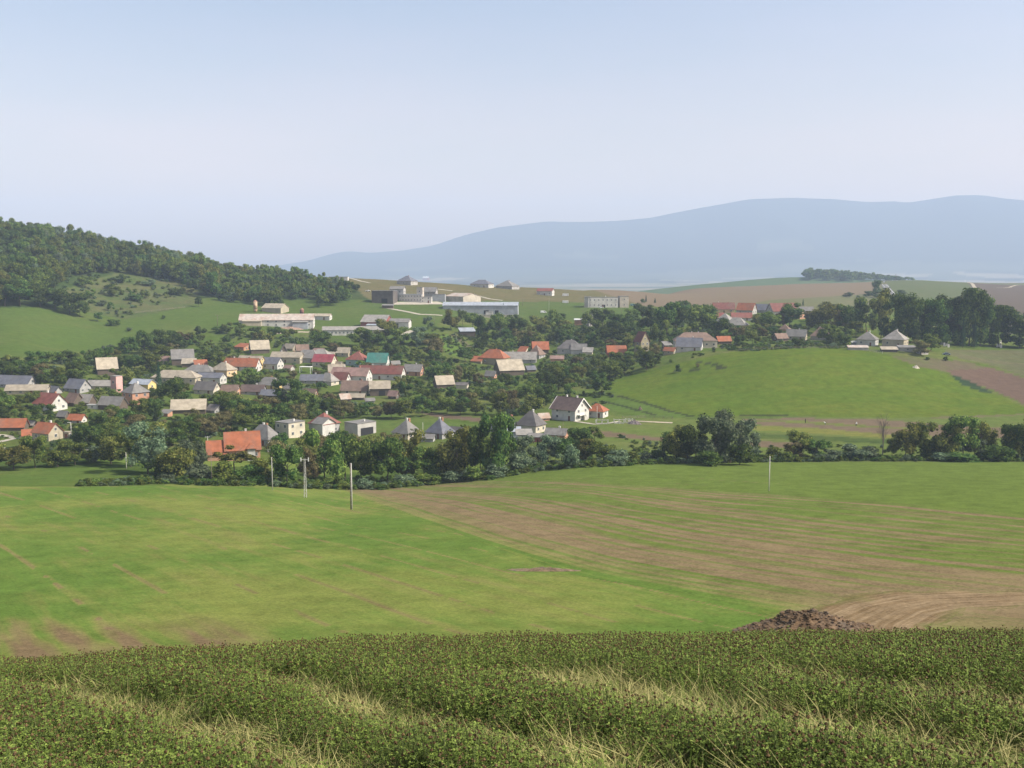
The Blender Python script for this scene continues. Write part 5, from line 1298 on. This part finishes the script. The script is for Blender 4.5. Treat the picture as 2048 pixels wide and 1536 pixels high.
for (nm,adj,rel,sh),L in buckets.items():
    L.sort(key=lambda t:t['dist'])
    for i,t in enumerate(L):
        what=nm.replace('_',' ').replace('broadleaf ','leafy ').replace('dead tree','tree')
        t['o']['label']=f"{adj} {what} {rel} {sh}" if i==0 else f"{adj} {what} {rel} {sh}, {ORD[min(i,14)].strip()} closest"
        if len(t['o']['label'].split())>16: t['o']['label']=t['o']['label'].replace('leafy ','')
        w=CAT[t['kind']]
        t['o']['group']={'tree':'trees','conifer':'conifers','bush':'bushes'}[w]+(' of the creek belt' if t['D']<345 else ' around the village' if t['D']<620 else ' on the slopes beyond')

# ------------------------------------------------------------------ masses built with geometry nodes
def scatter_gn(name,pts,scales,protos,smin=.8,smax=1.2,tilt=.08,seed=0):
    """one object: the prototypes set on the given points, each with its own scale"""
    col=bpy.data.collections.new(name+'_pieces')
    for i,(me) in enumerate(protos):
        o=bpy.data.objects.new(name+'_piece',me); col.objects.link(o)
    me=bpy.data.meshes.new(name); n=len(pts); me.vertices.add(n); me.vertices.foreach_set('co',np.asarray(pts,float).ravel())
    a=me.attributes.new('sc','FLOAT_VECTOR','POINT'); a.data.foreach_set('vector',np.asarray(scales,float).ravel())
    o=link(name,me)
    ng=bpy.data.node_groups.new(name,'GeometryNodeTree')
    ng.interface.new_socket('Geometry',in_out='INPUT',socket_type='NodeSocketGeometry'); ng.interface.new_socket('Geometry',in_out='OUTPUT',socket_type='NodeSocketGeometry')
    N=ng.nodes; L=ng.links
    gi=N.new('NodeGroupInput'); go=N.new('NodeGroupOutput')
    ip=N.new('GeometryNodeInstanceOnPoints'); ci=N.new('GeometryNodeCollectionInfo')
    ci.inputs['Collection'].default_value=col; ci.inputs['Separate Children'].default_value=True; ci.inputs['Reset Children'].default_value=True
    rv=N.new('FunctionNodeRandomValue'); rv.data_type='FLOAT_VECTOR'; rv.inputs[0].default_value=(-tilt,-tilt,0); rv.inputs[1].default_value=(tilt,tilt,6.283); rv.inputs['Seed'].default_value=seed
    na=N.new('GeometryNodeInputNamedAttribute'); na.data_type='FLOAT_VECTOR'; na.inputs['Name'].default_value='sc'
    ip.inputs['Pick Instance'].default_value=True
    L.new(gi.outputs[0],ip.inputs['Points']); L.new(ci.outputs[0],ip.inputs['Instance']); L.new(rv.outputs[0],ip.inputs['Rotation']); L.new(na.outputs[0],ip.inputs['Scale']); L.new(ip.outputs[0],go.inputs[0])
    md=o.modifiers.new('scatter','NODES'); md.node_group=ng
    o['kind']='stuff'; return o
def fill(poly_,step,dr,jit=.5,seed=1):
    """points about every `step` metres inside a polygon given in photograph pixels, at distances dr"""
    r=np.random.default_rng(seed)
    xs=[u_of(p[0]) for p in poly_]; a,b=dr
    X=np.arange(min(xs)*b*1.0-5,max(xs)*b+5,step) if min(xs)<0 else np.arange(min(xs)*a,max(xs)*b+5,step)
    Y=np.arange(a,b,step); X,Y=np.meshgrid(X,Y); X=X.ravel()+r.uniform(-jit,jit,X.size)*step; Y=Y.ravel()+r.uniform(-jit,jit,Y.size)*step
    Z=zt(X,Y); px,py=pix_of(X,Y,Z-EYE); k=inpoly(poly_,px,py); return X[k],Y[k],Z[k],px[k],py[k],r
FP=[PROTO['dark'][0][0],PROTO['dark'][1][0],PROTO['mid'][0][0],PROTO['mid'][1][0],PROTO['olive'][0][0],PROTO['mid'][2][0],PROTO['dark'][2][0],PROTO['grey'][0][0],PROTO['mid'][3][0],PROTO['dark'][3][0]]
X,Y,Z,px,py,r=fill([(-700,380),(-700,600),(0,606),(90,606),(130,560),(230,545),(330,560),(430,600),(520,612),(620,622),(740,600),(700,578),(600,562),(560,552),(480,530),(300,505),(150,478),(0,440)],7.2,(640,1040),.5,11)
keep=(r.random(len(X))<np.where((px>240)&(px<420)&(py>565),.55,.95))&~((px>560)&(py>600)&(px<640))&~((px>735))
X,Y,Z=X[keep],Y[keep],Z[keep]; n=len(X); w=r.uniform(8.5,17,n)*np.where(px[keep]>430,.72,1.0)*(1+.25*fbm(X/60,Y/60,17,2)); hh=w*r.uniform(.75,1.3,n)
scatter_gn('forest',np.stack([X,Y,Z-.4],1),np.stack([w,w,hh],1),FP,seed=2)['label']='dense mixed forest covering the left hill'
# lone spruces standing above the forest
tree(268,512,14,26,'conifer',D=930); tree(182,494,12,18,'conifer',D=900); tree(312,518,16,14,'dark',D=950)
for t,lab in zip(TREES[-3:],('pointed dark spruce rising above the forest skyline on the left hill','smaller spruce poking above the forest skyline left of the taller one','round treetop standing above the forest skyline right of the spruces')):
    t['o']['label']=lab; t['o']['group']='treetops above the forest'
X,Y,Z,px,py,r=fill([(1610,563),(1618,545),(1700,545),(1830,556),(1850,562)],17,(2120,2420),.5,12)
n=len(X); w=r.uniform(20,27,n)
if n: scatter_gn('far_wood',np.stack([X,Y,Z-.4],1),np.stack([w,w,r.uniform(15,22,n)*np.clip(1.1-(px-1620)/330,.35,1)],1),FP[:4],seed=3)['label']='dark blue-green wood on the far right ridge'
# undergrowth of gardens, hedges and the creek bank
BP=[m for m,_ in PROTO['bush']+PROTO['greybush']+PROTO['darkbush']]
BX=[];
def clear(X,Y,rad=3.0):
    k=np.ones(len(X),bool)
    for b in BLD:
        u=u_of(b['px']); hw=(b['x1']-b['x0'])/2*b['D']/F
        k&=~((np.abs(X-u*b['D'])<hw+1)&(np.abs(Y-b['D']-hw*.5)<hw+2))
    return k
def under(poly_,step,dr,smin,smax,seed,dens=.0):
    X,Y,Z,px,py,r=fill(poly_,step,dr,.5,seed); k=clear(X,Y)&(fbm(X/13,Y/13,seed,3)+r.uniform(-.25,.25,len(X))>dens)
    X,Y,Z=X[k],Y[k],Z[k]; w=r.uniform(smin,smax,len(X)); BX.append((X,Y,Z,w,w*r.uniform(.45,.8,len(X))))
under([(150,976),(160,966),(290,962),(330,945),(640,968),(760,962),(980,938),(1040,930),(1330,918),(2200,914),(2200,924),(1700,923),(1330,928),(1100,940),(980,960),(760,980),(560,978),(330,968)],1.9,(255,340),1.6,3.4,21,-.35)
under([(-40,905),(-40,800),(0,745),(240,690),(480,660),(700,690),(860,670),(1100,645),(1440,640),(1700,660),(1700,694),(1440,702),(1290,742),(1190,775),(1240,802),(1080,835),(860,820),(640,836),(560,868),(420,930),(180,930)],3.4,(320,760),1.6,4.2,22,.06)
under([(1100,870),(1240,865),(1330,892),(1330,920),(1040,935),(1060,900)],2.6,(315,420),1.2,2.8,23,.05)
under([(120,560),(250,540),(400,570),(400,600),(250,640),(140,612)],6,(640,900),2.5,6,24,.12)
under([(1500,893),(1900,893),(2048,890),(2048,912),(1500,912)],3,(325,380),1.2,2.6,25,.1)
under([(1450,700),(1700,690),(1720,698),(1600,697),(1480,704)],2.2,(520,600),1.2,2.4,26,-.2)
under([(860,700),(900,660),(760,650),(700,690)],5,(600,760),1.5,3.5,27,.12)
A=[np.concatenate([b[i] for b in BX]) for i in range(5)]
scatter_gn('undergrowth',np.stack([A[0],A[1],A[2]-.1],1),np.stack([A[3],A[3],A[4]],1),BP,seed=5)['label']='low shrubs, hedges and weeds between the gardens and along the creek'
print('undergrowth',len(A[0]),'forest',n)

# ------------------------------------------------------------------ the mown clover slope in front
def leafy(name,a,b,trans=.3):
    m,n,l=new_mat(name)
    geo=node(n,"ShaderNodeNewGeometry").outputs['Random Per Island']; info=node(n,"ShaderNodeObjectInfo").outputs['Random']
    t=math_(n,l,'ADD',math_(n,l,'MULTIPLY',geo,.75),math_(n,l,'MULTIPLY',info,.25))
    c=mixc(n,l,t,a,b)
    p=node(n,"ShaderNodeBsdfPrincipled"); p.inputs['Roughness'].default_value=.6; p.inputs['Specular IOR Level'].default_value=.12
    l.new(c,p.inputs['Base Color']); tr=node(n,"ShaderNodeBsdfTranslucent"); l.new(c,tr.inputs[0])
    mx=node(n,"ShaderNodeMixShader"); mx.inputs[0].default_value=trans; l.new(p.outputs[0],mx.inputs[1]); l.new(tr.outputs[0],mx.inputs[2])
    o=node(n,"ShaderNodeOutputMaterial"); l.new(mx.outputs[0],o.inputs[0]); return m
CG=leafy('clover_leaf',(.030,.060,.008),(.28,.36,.075)); CB=leafy('withered_head',(.050,.030,.012),(.135,.088,.036),.1)
CP=leafy('clover_flower',(.26,.11,.15),(.36,.19,.22),.2); CS=leafy('clover_stem',(.06,.09,.03),(.14,.15,.06),.1)
GR=leafy('dry_grass_blade',(.20,.19,.06),(.50,.45,.19),.3); GG=leafy('green_grass_blade',(.07,.12,.02),(.20,.24,.05),.3)
def clover_clump(seed,flower=.12):
    r=random.Random(seed); m=MB()
    for s in range(20):
        a=r.uniform(0,6.28); R=.13*math.sqrt(r.random()); bx,by=R*cos(a),R*sin(a)
        H=r.uniform(.15,.33); lx,ly=bx+r.uniform(-.06,.06)+.02,by+r.uniform(-.05,.05)
        d=r.uniform(0,3.14); wx,wy=.0016*cos(d),.0016*sin(d)
        m.add([(bx-wx,by-wy,-.03),(bx+wx,by+wy,-.03),(lx+wx,ly+wy,H),(lx-wx,ly-wy,H)],[(0,1,2,3)],2)
        for lv in range(5):
            t=1-lv*.17; x,y,z=bx+(lx-bx)*t+r.uniform(-.03,.03),by+(ly-by)*t+r.uniform(-.03,.03),H*t-r.uniform(0,.03)
            rot=r.uniform(0,6.28); tl=r.uniform(-.5,.9)
            ax=Vector((r.uniform(-1,1),r.uniform(-1,1),0)).normalized()
            from mathutils import Matrix
            M_=Matrix.Rotation(tl,3,ax)
            for q in range(3):
                an=rot+q*2.09; L=r.uniform(.014,.024); w=L*.30
                D_=Vector((cos(an),sin(an),.15)); S_=Vector((-sin(an),cos(an),0))
                pts=[Vector((0,0,0)),D_*L*.55+S_*w,D_*L,D_*L*.55-S_*w]
                m.add([tuple(M_@p+Vector((x,y,z))) for p in pts],[(0,1,2,3)],0)
        u=r.random()
        if u<.32:
            mi=3 if u<flower*.22 else 1; q=r.uniform(.009,.014); z=H+q*.6
            m.add([(lx+q*cos(k*1.2566),ly+q*sin(k*1.2566),z) for k in range(5)]+[(lx,ly,z+q*1.2),(lx,ly,z-q*.9)],[(k,(k+1)%5,5) for k in range(5)]+[((k+1)%5,k,6) for k in range(5)],mi)
    me=m.mesh('clover_clump')
    for q in (CG,CB,CS,CP): me.materials.append(q)
    return me
def grass_tuft(seed,mat,h0=.08,h1=.24,n=44,sp=.09):
    r=random.Random(seed); m=MB()
    for i in range(n):
        a=r.uniform(0,6.28); R=sp*math.sqrt(r.random()); x,y=R*cos(a),R*sin(a); H=r.uniform(h0,h1); b=r.uniform(0,6.28); k=r.uniform(.2,.95)*H; dx,dy=k*(cos(b)+.5),k*sin(b); w=r.uniform(.0014,.003); wx,wy=-sin(b)*w,cos(b)*w
        m.add([(x-wx,y-wy,-.02),(x+wx,y+wy,-.02),(x+dx*.35+wx*.8,y+dy*.35+wy*.8,H*.6),(x+dx*.35-wx*.8,y+dy*.35-wy*.8,H*.6),(x+dx,y+dy,H)],[(0,1,2,3),(3,2,4)])
    me=m.mesh('grass_tuft'); me.materials.append(mat); return me
r=np.random.default_rng(99)
def near_pts(step,d0,d1,k=.56,pad=2.6):
    Y=np.arange(d0,d1,step); P=[]
    for y in Y:
        w=k*y+pad; P.append(np.stack([np.arange(-w,w,step),np.full(len(np.arange(-w,w,step)),y)],1))
    P=np.concatenate(P); P+=r.uniform(-.55,.55,P.shape)*step; return P[:,0],P[:,1]
X,Y=near_pts(.072,2.2,13.6)
sm_=strip_mask(X,Y)
tall=fbm(X/.55,Y/.55,41,3)
lay=fbm(X/1.6,Y/1.0,43,2)
k=r.random(len(X))>sm_*.93
Xc,Yc=X[k],Y[k]; s=(.56+.13*tall[k]+.05*lay[k])*(1-.30*sm_[k]); s*=r.uniform(.85,1.15,len(Xc))
cl_=scatter_gn('clover',np.stack([Xc,Yc,zt(Xc,Yc)-.01],1),np.stack([np.clip(s+.10,.5,.8)]*2+[s],1),[clover_clump(i,.02 if i<6 else .12) for i in range(8)],tilt=.28,seed=7)
cl_['label']='dense half-mown clover with withered brown heads and a few pink flowers'
k=(sm_>.12)&(r.random(len(X))<.95)
Xg,Yg=X[k],Y[k]; s=r.uniform(.28,.50,len(Xg))*np.where(Xg>.2,1.3,1.05)
scatter_gn('dry_grass',np.stack([Xg,Yg,zt(Xg,Yg)],1),np.stack([s*2.0,s*2.0,s*.95],1),[grass_tuft(i,GR) for i in range(4)]+[grass_tuft(i+9,GG) for i in range(2)],tilt=.2,seed=8)['label']='pale dry grass showing in the strips between the clover rows'
X2,Y2=near_pts(.34,2.4,13.0); k=(fbm(X2/1.1,Y2/1.1,47,3)>.0)&(r.random(len(X2))<.22); X2,Y2=X2[k],Y2[k]; s=r.uniform(.4,.65,len(X2))
scatter_gn('grass_stalks',np.stack([X2,Y2,zt(X2,Y2)],1),np.stack([s,s,s],1),[grass_tuft(i+30,GR,.2,.34,6,.05) for i in range(4)],tilt=.25,seed=9)['label']='thin pale grass stalks rising out of the clover'

# ------------------------------------------------------------------ air
zmin=float(GZ.min()); zmax=float(GZ.max())
hb=MB(); hb.box(-11400,11400,-150,11400,zmin-1.5,zmax+12)
hm=bpy.data.materials.new("haze"); hm.use_nodes=True; hn=hm.node_tree.nodes; hn.clear()
pv=hn.new("ShaderNodeVolumePrincipled"); pv.inputs['Density'].default_value=HAZE_DENSITY
pv.inputs['Color'].default_value=(*HAZE_COLOR,1); pv.inputs['Anisotropy'].default_value=0.0
ho=hn.new("ShaderNodeOutputMaterial"); hm.node_tree.links.new(pv.outputs[0],ho.inputs['Volume'])
h=hb.build('haze',hm); h['kind']='stuff'
